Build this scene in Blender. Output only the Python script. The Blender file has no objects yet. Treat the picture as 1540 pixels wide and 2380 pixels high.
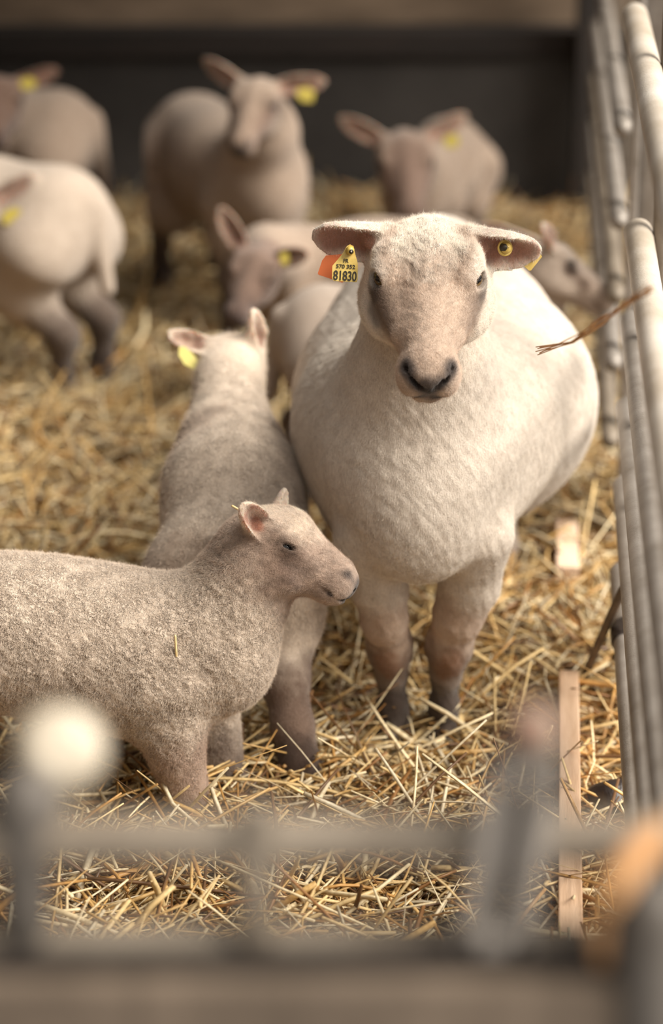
import bpy, math, random
import numpy as np
from mathutils import Vector, Matrix
random.seed(7)
RNG = np.random.default_rng(11)
S = bpy.context.scene
COL = S.collection

# ------------------------------------------------------------------ camera
FPX, PITCH, CH = 5600.0, math.radians(20.0), 1.51
CP, SP = math.cos(PITCH), math.sin(PITCH)
cd = bpy.data.cameras.new('camera'); cam = bpy.data.objects.new('camera', cd); COL.objects.link(cam)
cam.location = (0, 0, CH); cam.rotation_euler = (math.pi / 2 - PITCH, 0, 0)
cd.sensor_fit = 'VERTICAL'; cd.sensor_height = 36.0; cd.lens = FPX / 2380 * 36.0
cd.clip_start = 0.05; cd.clip_end = 100
cd.dof.use_dof = True; cd.dof.focus_distance = 3.08; cd.dof.aperture_fstop = 2.0
S.camera = cam

# ------------------------------------------------------------------ light
S.view_settings.view_transform = 'Standard'; S.view_settings.look = 'None'
S.view_settings.gamma = 1.0; S.view_settings.use_curve_mapping = False
S.view_settings.exposure = 0.10
W = bpy.data.worlds.new('daylight'); S.world = W; W.use_nodes = True
bg = W.node_tree.nodes['Background']; bg.inputs[0].default_value = (1.0, 0.95, 0.885, 1); bg.inputs[1].default_value = 0.9
sd = bpy.data.lights.new('sun', 'SUN'); sun = bpy.data.objects.new('sun', sd); COL.objects.link(sun)
sd.energy = 7.2; sd.angle = math.radians(38); sd.color = (1.0, 0.93, 0.83)
sun.rotation_euler = Vector((0.68, -0.22, 0.70)).to_track_quat('Z', 'Y').to_euler()
S.cycles.max_bounces = 8; S.cycles.diffuse_bounces = 4; S.cycles.glossy_bounces = 3
S.cycles.transmission_bounces = 4; S.cycles.transparent_max_bounces = 6
S.cycles.caustics_reflective = False; S.cycles.caustics_refractive = False
S.cycles.use_denoising = True

# ------------------------------------------------------------------ points measured on the photograph, turned into places in the pen
def ray(px, py):
    x, v = (px - 770.0) / FPX, (1190.0 - py) / FPX
    return np.array([x, CP + v * SP, -SP + v * CP])
def P(px, py, d):  return np.array([0, 0, CH]) + ray(px, py) * d
def PY(px, py, Y): r = ray(px, py); return np.array([0, 0, CH]) + r * (Y / r[1])
def PZ(px, py, z): r = ray(px, py); return np.array([0, 0, CH]) + r * ((z - CH) / r[2])
def pxm(Y, z=0.3): return (Y * CP + (CH - z) * SP) / FPX         # metres per pixel there
def V3(*a): return np.array(a, dtype=float)
def unit(v): v = np.asarray(v, float); return v / np.linalg.norm(v)

# ------------------------------------------------------------------ tagging
def tag(o, label=None, cat=None, group=None, kind=None):
    if label: o['label'] = label
    if cat: o['category'] = cat
    if group: o['group'] = group
    if kind: o['kind'] = kind
    return o
def put(name, me, mat=None, parent=None, loc=(0, 0, 0), smooth=True):
    o = bpy.data.objects.new(name, me); COL.objects.link(o); o.location = loc
    if mat: me.materials.append(mat)
    if parent: o.parent = parent
    return o
def np_mesh(name, v, f, smooth=True):
    """mesh from arrays; f is an n x 3 or n x 4 int array"""
    me = bpy.data.meshes.new(name); k = f.shape[1]
    me.vertices.add(len(v)); me.vertices.foreach_set('co', np.ascontiguousarray(v, np.float32).ravel())
    me.loops.add(f.size); me.loops.foreach_set('vertex_index', np.ascontiguousarray(f, np.int32).ravel())
    me.polygons.add(len(f)); me.polygons.foreach_set('loop_start', np.arange(0, f.size, k, dtype=np.int32))
    me.polygons.foreach_set('use_smooth', np.full(len(f), smooth, dtype=bool))
    me.update(calc_edges=True)
    return me
def col_attr(me, name, c):
    a = me.attributes.new(name, 'FLOAT_COLOR', 'POINT')
    c4 = np.ones((len(c), 4), np.float32); c4[:, :3] = c; a.data.foreach_set('color', c4.ravel())
def flt_attr(me, name, c):
    a = me.attributes.new(name, 'FLOAT', 'POINT'); a.data.foreach_set('value', np.ascontiguousarray(c, np.float32))

# ------------------------------------------------------------------ node helper
class NT:
    def __init__(s, name):
        s.m = bpy.data.materials.new(name); s.m.use_nodes = True; s.t = s.m.node_tree
        s.b = s.t.nodes['Principled BSDF']; s.out = s.t.nodes['Material Output']
    def n(s, typ, ins=None, **kw):
        nd = s.t.nodes.new(typ)
        for k, v in kw.items(): setattr(nd, k, v)
        for k, v in (ins or {}).items(): s.set(nd, k, v)
        return nd
    def set(s, nd, k, v):
        if hasattr(v, 'is_output') or hasattr(v, 'links'): s.t.links.new(v, nd.inputs[k])
        else: nd.inputs[k].default_value = v
    def math(s, op, a, b=0.0, clamp=False):
        nd = s.n('ShaderNodeMath', {0: a, 1: b}, operation=op); nd.use_clamp = clamp; return nd.outputs[0]
    def mix(s, fac, a, b, mode='MIX'):
        nd = s.n('ShaderNodeMix', data_type='RGBA', blend_type=mode)
        s.set(nd, 0, fac); s.set(nd, 6, a); s.set(nd, 7, b); return nd.outputs[2]
    def ramp(s, fac, stops):
        nd = s.n('ShaderNodeValToRGB', {0: fac}); el = nd.color_ramp.elements
        while len(el) < len(stops): el.new(0.5)
        for e, (p, c) in zip(el, stops): e.position = p; e.color = (*c, 1) if len(c) == 3 else c
        return nd.outputs[0]
    def noise(s, vec, scale, detail=2.0, rough=0.5, dist=0.0):
        return s.n('ShaderNodeTexNoise', {'Vector': vec, 'Scale': scale, 'Detail': detail, 'Roughness': rough, 'Distortion': dist})
    def obj(s): return s.n('ShaderNodeTexCoord').outputs['Object']
    def mapping(s, vec, sc): return s.n('ShaderNodeMapping', {'Vector': vec, 'Scale': sc}).outputs[0]
    def bump(s, h, dist, strength=1.0, nrm=None):
        i = {'Height': h, 'Distance': dist, 'Strength': strength}
        if nrm is not None: i['Normal'] = nrm
        return s.n('ShaderNodeBump', i).outputs[0]
def rgb(r, g, b):                                     # 0-255 display value -> linear
    f = lambda c: (c / 255 / 12.92) if c <= 10 else ((c / 255 + 0.055) / 1.055) ** 2.4
    return (f(r), f(g), f(b))
def simple(name, c, rough=0.6, metal=0.0, c2=None, scale=8.0, bump=0.0, bscale=60.0, stretch=(1, 1, 1)):
    t = NT(name); o = t.mapping(t.obj(), stretch)
    n = t.noise(o, scale, 5, 0.6)
    if c2 is not None:
        t.set(t.b, 'Base Color', t.ramp(n.outputs[0], [(0.3, c2), (0.65, c)]))
    else:
        t.set(t.b, 'Base Color', (*c, 1))
    t.b.inputs['Roughness'].default_value = rough; t.b.inputs['Metallic'].default_value = metal
    if bump: t.set(t.b, 'Normal', t.bump(t.noise(o, bscale, 4, 0.6).outputs[0], bump))
    return t.m

def fleece_mat(name, crinkle=170.0, depth=0.004, fine=900.0, patch=0.90):
    """coat colour comes from the mesh; curls where the coat is woolly, short fur elsewhere; thin ears let light through"""
    t = NT(name); o = t.obj()
    col = t.n('ShaderNodeAttribute', attribute_name='coat').outputs['Color']
    wool = t.n('ShaderNodeAttribute', attribute_name='wool').outputs['Fac']
    ear = t.n('ShaderNodeAttribute', attribute_name='ear').outputs['Fac']
    warp = t.noise(o, crinkle * 0.45, 3, 0.6).outputs['Color']
    wv = t.n('ShaderNodeVectorMath', {0: warp, 1: (0.5, 0.5, 0.5)}, operation='SUBTRACT').outputs[0]
    wv = t.n('ShaderNodeVectorMath', {0: wv, 'Scale': 5.0 / crinkle}, operation='SCALE').outputs[0]
    ov = t.n('ShaderNodeVectorMath', {0: o, 1: wv}, operation='ADD').outputs[0]
    ovs = t.mapping(ov, (1.15, 1.15, 0.55))
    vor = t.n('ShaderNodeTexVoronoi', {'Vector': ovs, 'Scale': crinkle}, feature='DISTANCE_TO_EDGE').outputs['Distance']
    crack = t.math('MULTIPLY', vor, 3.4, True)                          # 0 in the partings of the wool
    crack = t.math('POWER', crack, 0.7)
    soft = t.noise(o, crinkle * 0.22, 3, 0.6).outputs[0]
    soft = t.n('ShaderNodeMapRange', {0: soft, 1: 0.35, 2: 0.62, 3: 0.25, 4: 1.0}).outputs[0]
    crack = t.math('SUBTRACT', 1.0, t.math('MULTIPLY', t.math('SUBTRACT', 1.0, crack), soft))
    big = t.noise(ovs, crinkle * 0.8, 3, 0.6).outputs[0]
    fin = t.noise(o, fine, 3, 0.6).outputs[0]
    fur = t.noise(t.mapping(o, (1, 1, 0.25)), fine * 0.6, 2, 0.6).outputs[0]
    h = t.math('ADD', t.math('MULTIPLY', crack, 0.55), t.math('MULTIPLY', big, 0.6))
    h = t.math('MULTIPLY', h, wool)
    n1 = t.bump(h, depth)
    n2 = t.bump(t.math('ADD', fin, fur), 0.0012, 1.0, n1)
    t.set(t.b, 'Normal', n2)
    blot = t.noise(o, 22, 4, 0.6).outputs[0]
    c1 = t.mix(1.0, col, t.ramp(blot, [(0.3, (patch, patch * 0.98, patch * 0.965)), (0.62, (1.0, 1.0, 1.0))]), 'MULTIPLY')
    parting_dark = t.math('MULTIPLY', t.math('SUBTRACT', 1.0, crack), t.math('MULTIPLY', wool, 0.60), True)  # partings of the wool are coloured darker
    c2 = t.mix(parting_dark, c1, t.mix(1.0, c1, (0.50, 0.40, 0.31, 1), 'MULTIPLY'))
    mot = t.ramp(fur, [(0.35, (0.82, 0.80, 0.78)), (0.6, (1.0, 1.0, 1.0))])
    t.set(t.b, 'Base Color', t.mix(1.0, c2, mot, 'MULTIPLY'))
    t.b.inputs['Roughness'].default_value = 0.95; t.b.inputs['Specular IOR Level'].default_value = 0.12
    t.b.inputs['Sheen Weight'].default_value = 0.25; t.b.inputs['Sheen Roughness'].default_value = 0.5
    t.set(t.b, 'Subsurface Weight', t.math('MULTIPLY', ear, 0.45))
    t.b.inputs['Subsurface Radius'].default_value = (1.0, 0.28, 0.14); t.b.inputs['Subsurface Scale'].default_value = 0.012
    return t.m

M = {}
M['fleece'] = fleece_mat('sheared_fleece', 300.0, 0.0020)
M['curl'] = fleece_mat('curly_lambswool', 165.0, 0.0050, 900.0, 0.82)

# ------------------------------------------------------------------ signed-distance modelling: round limbs, ellipsoids and ears melt into one skin
class Body:
    def __init__(s, lo, hi, h):
        s.h = h; s.lo = np.floor(np.asarray(lo) / h) * h
        s.n = np.ceil((np.asarray(hi) - s.lo) / h).astype(int) + 1
        s.F = np.full(s.n, 0.5, np.float32)
        s.ax = [(s.lo[i] + h * np.arange(s.n[i])).astype(np.float32) for i in range(3)]
        s.eyes = []
    def _apply(s, fn, lo, hi, k, op):
        pad = k + 3 * s.h
        i0 = np.clip(np.floor((np.asarray(lo) - pad - s.lo) / s.h).astype(int), 0, s.n - 1)
        i1 = np.clip(np.ceil((np.asarray(hi) + pad - s.lo) / s.h).astype(int) + 1, 1, s.n)
        if np.any(i1 <= i0): return
        sl = tuple(slice(a, b) for a, b in zip(i0, i1))
        d = fn(s.ax[0][sl[0]][:, None, None], s.ax[1][sl[1]][None, :, None], s.ax[2][sl[2]][None, None, :])
        F = s.F[sl]
        if op == 'sub': d = -d; hh = np.maximum(k - np.abs(F - d), 0) / k; s.F[sl] = np.maximum(F, d) + hh * hh * (k * 0.25)
        else: hh = np.maximum(k - np.abs(F - d), 0) / k; s.F[sl] = np.minimum(F, d) - hh * hh * (k * 0.25)
    def rc(s, a, b, ra, rb, k=0.03, sq=None, op='add'):
        """round cone from a to b; sq = (direction, factor) widens or narrows it along a direction"""
        a = np.asarray(a, float); b = np.asarray(b, float); ab = b - a; L2 = max(float(ab @ ab), 1e-9)
        m = max(ra, rb) * max(1.0, sq[1] if sq else 1.0)
        def fn(X, Y, Z):
            x, y, z = X - a[0], Y - a[1], Z - a[2]
            if sq is not None:
                n = sq[0]; q = (x * n[0] + y * n[1] + z * n[2]) * (1 - 1 / sq[1]); x = x - q * n[0]; y = y - q * n[1]; z = z - q * n[2]
            t = np.clip((x * ab[0] + y * ab[1] + z * ab[2]) / L2, 0, 1)
            d = np.sqrt((x - t * ab[0]) ** 2 + (y - t * ab[1]) ** 2 + (z - t * ab[2]) ** 2) - (ra + (rb - ra) * t)
            return (d * min(1.0, sq[1]) if sq is not None else d).astype(np.float32)
        s._apply(fn, np.minimum(a, b) - m, np.maximum(a, b) + m, k, op)
    def chain(s, pts, k=0.03, sq=None):
        for (a, ra), (b, rb) in zip(pts[:-1], pts[1:]): s.rc(a, b, ra, rb, k, sq)
    def el(s, c, R, r, k=0.03, op='add'):
        """ellipsoid; rows of R are its axes"""
        c = np.asarray(c, float); r = np.asarray(r, float); m = r.max()
        def fn(X, Y, Z):
            x, y, z = X - c[0], Y - c[1], Z - c[2]
            q = [(x * R[i][0] + y * R[i][1] + z * R[i][2]) for i in range(3)]
            k0 = np.sqrt(sum((q[i] / r[i]) ** 2 for i in range(3)))
            k1 = np.sqrt(sum((q[i] / r[i] ** 2) ** 2 for i in range(3)))
            return (k0 * (k0 - 1) / np.maximum(k1, 1e-6)).astype(np.float32)
        s._apply(fn, c - m, c + m, k, op)
    def ear(s, base, a, c, L, Wd, cup=1.0, th=0.0045, k=0.012, droop=0.0):
        """cupped leaf of an ear: a runs to the tip, c is the way the hollow faces"""
        base = np.asarray(base, float); a = unit(a); c = unit(np.asarray(c, float) - a * (np.asarray(c, float) @ a)); b = np.cross(c, a)
        def fn(X, Y, Z):
            x, y, z = X - base[0], Y - base[1], Z - base[2]
            u = x * a[0] + y * a[1] + z * a[2]; v = x * b[0] + y * b[1] + z * b[2]; w = x * c[0] + y * c[1] + z * c[2]
            t = np.clip(u / L, -0.15, 1.0)
            wd = Wd * 1.25 * np.power(np.clip(t + 0.2, 0.01, 2), 0.55) * np.power(np.clip(1.02 - t, 0, 2), 0.55)
            cu = cup * (1.0 - 0.45 * np.clip(t, 0, 1))
            w0 = cu * v * v / Wd - 0.25 * Wd + droop * t * t * L
            sl = 1 / np.sqrt(1 + (2 * cu * v / Wd) ** 2)
            q1 = np.abs(w - w0) * sl - th * (1.25 - 0.6 * np.clip(t, 0, 1)); q2 = (np.abs(v) - wd) * 0.8; q3 = np.maximum(u - L, -0.12 * L - u)
            q2 = np.maximum(q2, q3)
            d = np.sqrt(np.maximum(q1, 0) ** 2 + np.maximum(q2, 0) ** 2) + np.minimum(np.maximum(q1, q2), 0) - 0.0012
            return d.astype(np.float32)
        m = Wd * 1.6
        e = base + a * L
        s._apply(fn, np.minimum(base, e) - m, np.maximum(base, e) + m, k, 'add')
    def mesh(s):
        """naive surface nets"""
        F = s.F; neg = F < 0; n = s.n; N = n - 1
        c = np.zeros(N, np.uint8)
        for dx in (0, 1):
            for dy in (0, 1):
                for dz in (0, 1): c += neg[dx:dx + N[0], dy:dy + N[1], dz:dz + N[2]]
        act = np.flatnonzero((c > 0) & (c < 8)); del c
        ix, iy, iz = np.unravel_index(act, N)
        val = {(dx, dy, dz): F[ix + dx, iy + dy, iz + dz] for dx in (0, 1) for dy in (0, 1) for dz in (0, 1)}
        acc = np.zeros((len(act), 3)); cnt = np.zeros(len(act))
        for a in range(3):
            o1, o2 = [i for i in range(3) if i != a]
            for p in (0, 1):
                for q in (0, 1):
                    k0 = [0, 0, 0]; k0[o1] = p; k0[o2] = q; k1 = list(k0); k1[a] = 1
                    v0, v1 = val[tuple(k0)], val[tuple(k1)]; m = (v0 < 0) != (v1 < 0)
                    t = np.where(m, v0 / np.where(m, v0 - v1, 1), 0)
                    acc[:, a] += np.where(m, t, 0); acc[:, o1] += np.where(m, p, 0); acc[:, o2] += np.where(m, q, 0); cnt += m
        verts = (np.stack([ix, iy, iz], 1) + acc / cnt[:, None]) * s.h + s.lo
        quads = []
        for a in range(3):
            o1, o2 = (a + 1) % 3, (a + 2) % 3
            sl0 = [slice(1, N[i]) for i in range(3)]; sl1 = list(sl0); sl0[a] = slice(0, N[a]); sl1[a] = slice(1, N[a] + 1)
            A, B = neg[tuple(sl0)], neg[tuple(sl1)]
            e = np.argwhere(A != B)
            off = np.ones(3, int); off[a] = 0; e = e + off
            flip = neg[e[:, 0], e[:, 1], e[:, 2]]
            ids = []
            for p, q in ((0, 0), (1, 0), (1, 1), (0, 1)):
                c3 = e.copy(); c3[:, o1] -= 1 - p; c3[:, o2] -= 1 - q
                ids.append(np.searchsorted(act, np.ravel_multi_index(c3.T, N)))
            qd = np.stack(ids, 1); qd[~flip] = qd[~flip][:, ::-1]; quads.append(qd)
        return verts, np.concatenate(quads)
    def grad(s, v):
        """outward direction of the skin at points v"""
        i = np.clip(np.round((v - s.lo) / s.h).astype(int), 1, s.n - 2)
        g = np.stack([s.F[i[:, 0] + 1, i[:, 1], i[:, 2]] - s.F[i[:, 0] - 1, i[:, 1], i[:, 2]],
                      s.F[i[:, 0], i[:, 1] + 1, i[:, 2]] - s.F[i[:, 0], i[:, 1] - 1, i[:, 2]],
                      s.F[i[:, 0], i[:, 1], i[:, 2] + 1] - s.F[i[:, 0], i[:, 1], i[:, 2] - 1]], 1)
        return g / np.maximum(np.linalg.norm(g, axis=1, keepdims=True), 1e-6)

def seg_dist(v, a, b):
    a = np.asarray(a, float); b = np.asarray(b, float); ab = b - a; L2 = max(float(ab @ ab), 1e-9)
    t = np.clip((v - a) @ ab / L2, 0, 1); return np.linalg.norm(v - a - t[:, None] * ab, axis=1)
def lumps(v, scale, seed=0):
    """smooth pseudo-noise in about -1..1 at points v"""
    r = np.random.default_rng(seed); out = np.zeros(len(v))
    for i in range(9):
        k = r.normal(size=3); k = k / np.linalg.norm(k) * scale * r.uniform(0.6, 1.7)
        out += np.sin(v @ k * 6.283 + r.uniform(0, 6.283) + 1.3 * np.sin(v @ (k[[1, 2, 0]] * 0.7) * 6.283))
    return out / 4.2

# ------------------------------------------------------------------ the head, in its own frame: f to the muzzle, r to the animal's left, u out of the forehead
def head(B, o, f, u, s=1.0, mz=1.0, top=0.0, ears=(), detail=True, wide=1.0, eye_open=1.0, jowl=0.0, dome=0.0):
    f = unit(f); u = unit(np.asarray(u, float) - f * (np.asarray(u, float) @ f)); r = np.cross(u, f); R = [f, r, u]
    o = np.asarray(o, float)
    def L(a, b, c): return o + s * (f * (a * (mz if a > 0.03 else 1.0)) + r * b * wide + u * c)
    B.el(L(-0.016, 0, -0.008), R, s * V3(0.056, 0.067 * wide, 0.042), 0.02 * s)
    if top: B.el(L(-0.022, 0, 0.004), R, s * V3(0.042, 0.064, 0.028 + top), 0.03 * s)
    if dome:
        B.el(L(-0.004, 0, 0.020), R, s * V3(0.060, 0.058, 0.032 + dome), 0.03 * s)
        B.rc(L(0.02, 0, 0.020 + dome * .55), L(0.150, 0, 0.004), s * 0.036, s * 0.021, 0.03 * s)
    B.rc(L(0.025, 0, -0.014), L(0.150, 0, -0.024), s * 0.047, s * 0.034, 0.025 * s, (r, 0.98))
    B.rc(L(-0.01, 0, 0.022), L(0.155, 0, 0.002), s * 0.034, s * 0.019, 0.025 * s, (r, 1.12))
    B.rc(L(-0.035, 0, -0.058), L(0.130, 0, -0.050 + dome * .25), s * 0.046, s * (0.020 - dome * .12), 0.03 * s)
    for e in (1, -1):
        B.el(L(0.005, e * 0.042, -0.044), R, s * V3(0.070, 0.026 + jowl, 0.044), 0.03 * s)
        B.rc(L(-0.006, e * 0.050, 0.030), L(0.028, e * 0.052, 0.022), s * 0.019, s * 0.016, 0.025 * s)      # brow
        B.rc(L(0.035, e * 0.046, 0.002), L(0.10, e * 0.030, -0.012), s * 0.015, s * 0.014, 0.03 * s)       # cheek ridge
        B.el(L(0.168, e * 0.018, -0.026), R, s * V3(0.028, 0.023, 0.028), 0.02 * s)                        # lips
    B.el(L(0.172, 0, -0.008), R, s * V3(0.026, 0.026, 0.020), 0.02 * s)
    B.el(L(0.150, 0, -0.058 + dome * .25), R, s * V3(0.034, 0.028, 0.018), 0.012 * s)
    pts = {}
    for e in (1, -1):
        c = L(0.021, e * 0.0490, 0.016 - dome * 0.45); out = unit(r * e * 0.74 + f * 0.50 + u * 0.36)
        B.rc(c + out * s * 0.001, c + out * s * 0.002, s * 0.0205, s * 0.0205, 0.014 * s)
        ax = unit(f * 0.96 - r * e * 0.25 + u * 0.05); ax = unit(ax - out * (ax @ out)); up = np.cross(out, ax) * (1 if np.cross(out, ax) @ u > 0 else -1)
        B.el(c + out * s * 0.022 - up * s * 0.001, [ax, up, out], s * V3(0.0150, 0.0080 * eye_open, 0.016), 0.004 * s, 'sub')
        B.rc(c + out * s * 0.019 + ax * s * 0.012, c + out * s * 0.013 + ax * s * 0.026 - up * s * .006, s * 0.003, s * 0.002, 0.005 * s, None, 'sub')
        B.eyes.append((c + out * s * 0.0035, s * 0.0165, out, ax, up))
        pts['eye', e] = c + out * s * 0.018
    if detail:
        for e in (1, -1):
            a0, a1, a2 = L(0.200, e * 0.006, -0.022), L(0.190, e * 0.017, -0.010), L(0.176, e * 0.027, 0.000)
            B.rc(a0, a1, s * 0.0035, s * 0.0052, 0.004 * s, None, 'sub'); B.rc(a1, a2, s * 0.0052, s * 0.0026, 0.004 * s, None, 'sub')
            m = [L(0.197, e * 0.002, -0.047), L(0.185, e * 0.018, -0.0475), L(0.160, e * 0.034, -0.044), L(0.118, e * 0.040, -0.038)]
            for p, q in zip(m[:-1], m[1:]): B.rc(p, q, s * 0.0032, s * 0.0030, 0.003 * s, None, 'sub')
        B.rc(L(0.2005, 0, -0.020), L(0.198, 0, -0.046), s * 0.0022, s * 0.0022, 0.003 * s, None, 'sub')
    for e, (side, adir, cdir, Ln, Wd, cup, droop) in enumerate(ears):
        b = L(-0.048, side * 0.052, 0.022)
        B.rc(b, b + unit(adir) * s * 0.018, s * 0.017, s * 0.012, 0.02 * s)
        B.ear(b + unit(adir) * s * 0.012, adir, cdir, Ln, Wd, cup, 0.0046 * max(s, .7), 0.012 * s, droop)
        pts['ear', side] = (b, unit(adir), unit(cdir), Ln, Wd)
    pts['L'] = L; pts['R'] = R; pts['s'] = s
    return pts

# coat colours (linear)
CREAM = np.array(rgb(234, 222, 208)); LAMB = np.array(rgb(224, 207, 189)); BROWN = np.array(rgb(96, 74, 60)); DARK = np.array(rgb(52, 38, 31))
FACE = np.array(rgb(198, 176, 158)); PINK = np.array(rgb(206, 138, 116)); NOSE = np.array(rgb(78, 70, 68)); TAN = np.array(rgb(176, 128, 88))

def paint(v, base, strokes):
    """coat markings and painted shading: each stroke is (a, b, radius, softness, colour, strength, raggedness)"""
    c = np.tile(base, (len(v), 1)); n = lumps(v, 16, 3) * 0.6 + lumps(v, 45, 4) * 0.4
    for (a, b, r, soft, colr, st, rag) in strokes:
        w = np.clip(1 - (seg_dist(v, a, b) - r + n * rag) / soft, 0, 1); w = (w * w * (3 - 2 * w) * st)[:, None]
        c = c * (1 - w) + np.asarray(colr) * w
    return c
def region(v, strokes):
    w = np.zeros(len(v))
    for (a, b, r, soft) in strokes: w = np.maximum(w, np.clip(1 - (seg_dist(v, a, b) - r) / soft, 0, 1))
    return w

def head_strokes(hp, face, dark=0.5, nose=NOSE, muzzle=None):
    L, s = hp['L'], hp['s']; st = []
    st.append((L(0.03, 0, -0.01), L(0.19, 0, -0.02), 0.045 * s, 0.03 * s, face, 0.9, 0.006 * s))
    for e in (1, -1):
        st.append((L(0.035, e * .06, 0.0), L(0.09, e * .04, -0.012), 0.008 * s, 0.02 * s, BROWN, dark, 0.008 * s))
        st.append((L(0.02, e * .072, 0.012), L(0.04, e * .066, 0.006), 0.006 * s, 0.014 * s, DARK, dark * .9, 0.003 * s))
        st.append((L(0.19, e * .012, -.012), L(0.178, e * .026, 0.0), 0.007 * s, 0.012 * s, nose, 0.95, 0.003 * s))
        st.append((L(0.194, e * .006, -.044), L(0.165, e * .03, -.043), 0.003 * s, 0.010 * s, nose, 0.8, 0.004 * s))
        st.append((L(0.190, e * .018, -.047), L(0.160, e * .036, -.044), 0.003 * s, 0.005 * s, DARK, 0.7, 0.001 * s))
        st.append((L(0.160, e * .036, -.044), L(0.122, e * .044, -.038), 0.002 * s, 0.006 * s, BROWN, 0.7, 0.001 * s))
    st.append((L(0.20, 0, -.012), L(0.198, 0, -0.044), 0.008 * s, 0.014 * s, nose, 0.9, 0.004 * s))
    st.append((L(0.2005, 0, -.018), L(0.198, 0, -0.047), 0.0022 * s, 0.004 * s, DARK * .5, 0.95, 0.0))
    for e in (1, -1):
        st.append((L(0.200, e * .006, -.022), L(0.190, e * .017, -.010), 0.0035 * s, 0.004 * s, DARK * .5, 0.95, 0.0))
        st.append((L(0.190, e * .017, -.010), L(0.177, e * .027, 0.0), 0.0030 * s, 0.004 * s, DARK * .5, 0.95, 0.0))
        st.append((L(0.197, e * .002, -.047), L(0.185, e * .018, -.0475), 0.0022 * s, 0.004 * s, DARK * .6, 0.9, 0.0))
    return st
def ear_strokes(hp, back, inner=PINK):
    st = []
    for e in (1, -1):
        if ('ear', e) not in hp: continue
        b, a, c, Ln, Wd = hp['ear', e]
        st.append((b + a * 0.03 * hp['s'] + c * 0.008, b + a * Ln * 0.85 + c * 0.010, Wd * 0.35, Wd * 0.4, inner, 0.85, 0.004))
    return st

def eyeballs(B, root, base, iris_c=(122, 96, 62)):
    for (c, rr, out, ax, up) in B.eyes:
        bm_v, bm_f = [], []
        nu, nv = 24, 16
        for j in range(nv + 1):
            th = math.pi * j / nv
            for i in range(nu):
                ph = 2 * math.pi * i / nu
                bm_v.append(out * math.cos(th) + ax * math.sin(th) * math.cos(ph) + up * math.sin(th) * math.sin(ph))
        for j in range(nv):
            for i in range(nu): bm_f.append((j * nu + i, (j + 1) * nu + i, (j + 1) * nu + (i + 1) % nu, j * nu + (i + 1) % nu))
        v = np.array(bm_v)
        me = np_mesh('eye', v * rr, np.array(bm_f))
        p = v @ ax; q = v @ up; z = v @ out
        cc = np.tile(np.array(rgb(70, 50, 40)), (len(v), 1))
        iris = np.sqrt(p * p + q * q) < 0.62
        cc[iris & (z > 0)] = rgb(*iris_c)
        cc[(np.abs(q) < 0.20) & (np.abs(p) < 0.52) & (z > 0)] = (0.004, 0.004, 0.005)
        col_attr(me, 'coat', cc)
        put('eye', me, M['eye'], root, c - base)
        
te = NT('wet_eye'); te.set(te.b, 'Base Color', te.n('ShaderNodeAttribute', attribute_name='coat').outputs['Color'])
te.b.inputs['Roughness'].default_value = 0.08; M['eye'] = te.m

def finish(B, name, base, mat, coat_fn, label, cat, group=None, wool_fn=None, ear_fn=None, iris=(70, 58, 48), disp=None):
    v, f = B.mesh()
    if disp is not None: v = v + B.grad(v) * disp(v)[:, None]
    me = np_mesh(name, v - base, f)
    col_attr(me, 'coat', np.clip(coat_fn(v), 0.002, 0.95))
    flt_attr(me, 'wool', wool_fn(v) if wool_fn else np.ones(len(v)))
    flt_attr(me, 'ear', ear_fn(v) if ear_fn else np.zeros(len(v)))
    o = put(name, me, mat, None, base); tag(o, label, cat, group)
    eyeballs(B, o, base, iris)
    return o, v, f
def ear_region(hp):
    def fn(v):
        w = np.zeros(len(v))
        for e in (1, -1):
            if ('ear', e) in hp:
                b, a, c, Ln, Wd = hp['ear', e]
                w = np.maximum(w, np.clip(1 - (seg_dist(v, b + a * (0.028 * hp['s'] + Wd * .5), b + a * Ln * .9) - Wd * 0.9) / 0.006, 0, 1))
        return w
    return fn

# ------------------------------------------------------------------ materials of the pen
M['yellow'] = simple('yellow_plastic', rgb(216, 188, 106), 0.45, c2=rgb(186, 156, 70), scale=90)
M['dull_yellow'] = simple('dull_yellow_plastic', rgb(182, 164, 70), 0.5)
M['orange'] = simple('orange_plastic', rgb(226, 118, 62), 0.45)
M['black'] = simple('black_print', rgb(44, 36, 20), 0.6)
M['steel'] = simple('galvanised_tube', rgb(160, 153, 146), 0.48, 0.3, rgb(122, 114, 105), 14, 0.0006, 260)
M['steel_dirty'] = simple('dirty_steel', rgb(140, 129, 115), 0.55, 0.2, rgb(100, 89, 76), 9, 0.0008, 200)
M['white_tube'] = simple('pale_painted_tube', rgb(206, 198, 187), 0.5, 0.0, rgb(160, 146, 128), 5, 0.0006, 220)
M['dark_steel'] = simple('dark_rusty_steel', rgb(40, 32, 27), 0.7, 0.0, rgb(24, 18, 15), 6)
M['concrete'] = simple('grimy_concrete', rgb(66, 62, 59), 0.9, 0.0, rgb(26, 22, 20), 1.3, 0.003, 40)
M['beam'] = simple('dark_timber', rgb(40, 31, 26), 0.85, 0.0, rgb(20, 15, 12), 3, 0.001, 30, (1, 1, 8))
M['boards'] = simple('weathered_boards', rgb(138, 118, 98), 0.85, 0.0, rgb(98, 82, 66), 3, 0.001, 30, (1, 1, 6))
M['plank'] = simple('sawn_softwood', rgb(222, 190, 160), 0.7, 0.0, rgb(190, 154, 122), 6, 0.0006, 60, (9, 0.8, 9))
M['dung'] = simple('dark_dung', rgb(48, 38, 34), 0.45, 0.0, rgb(26, 20, 17), 30, 0.003, 70)
M['soil'] = simple('trodden_litter', rgb(86, 60, 34), 0.95, 0.0, rgb(38, 25, 14), 30, 0.01, 60)
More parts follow.
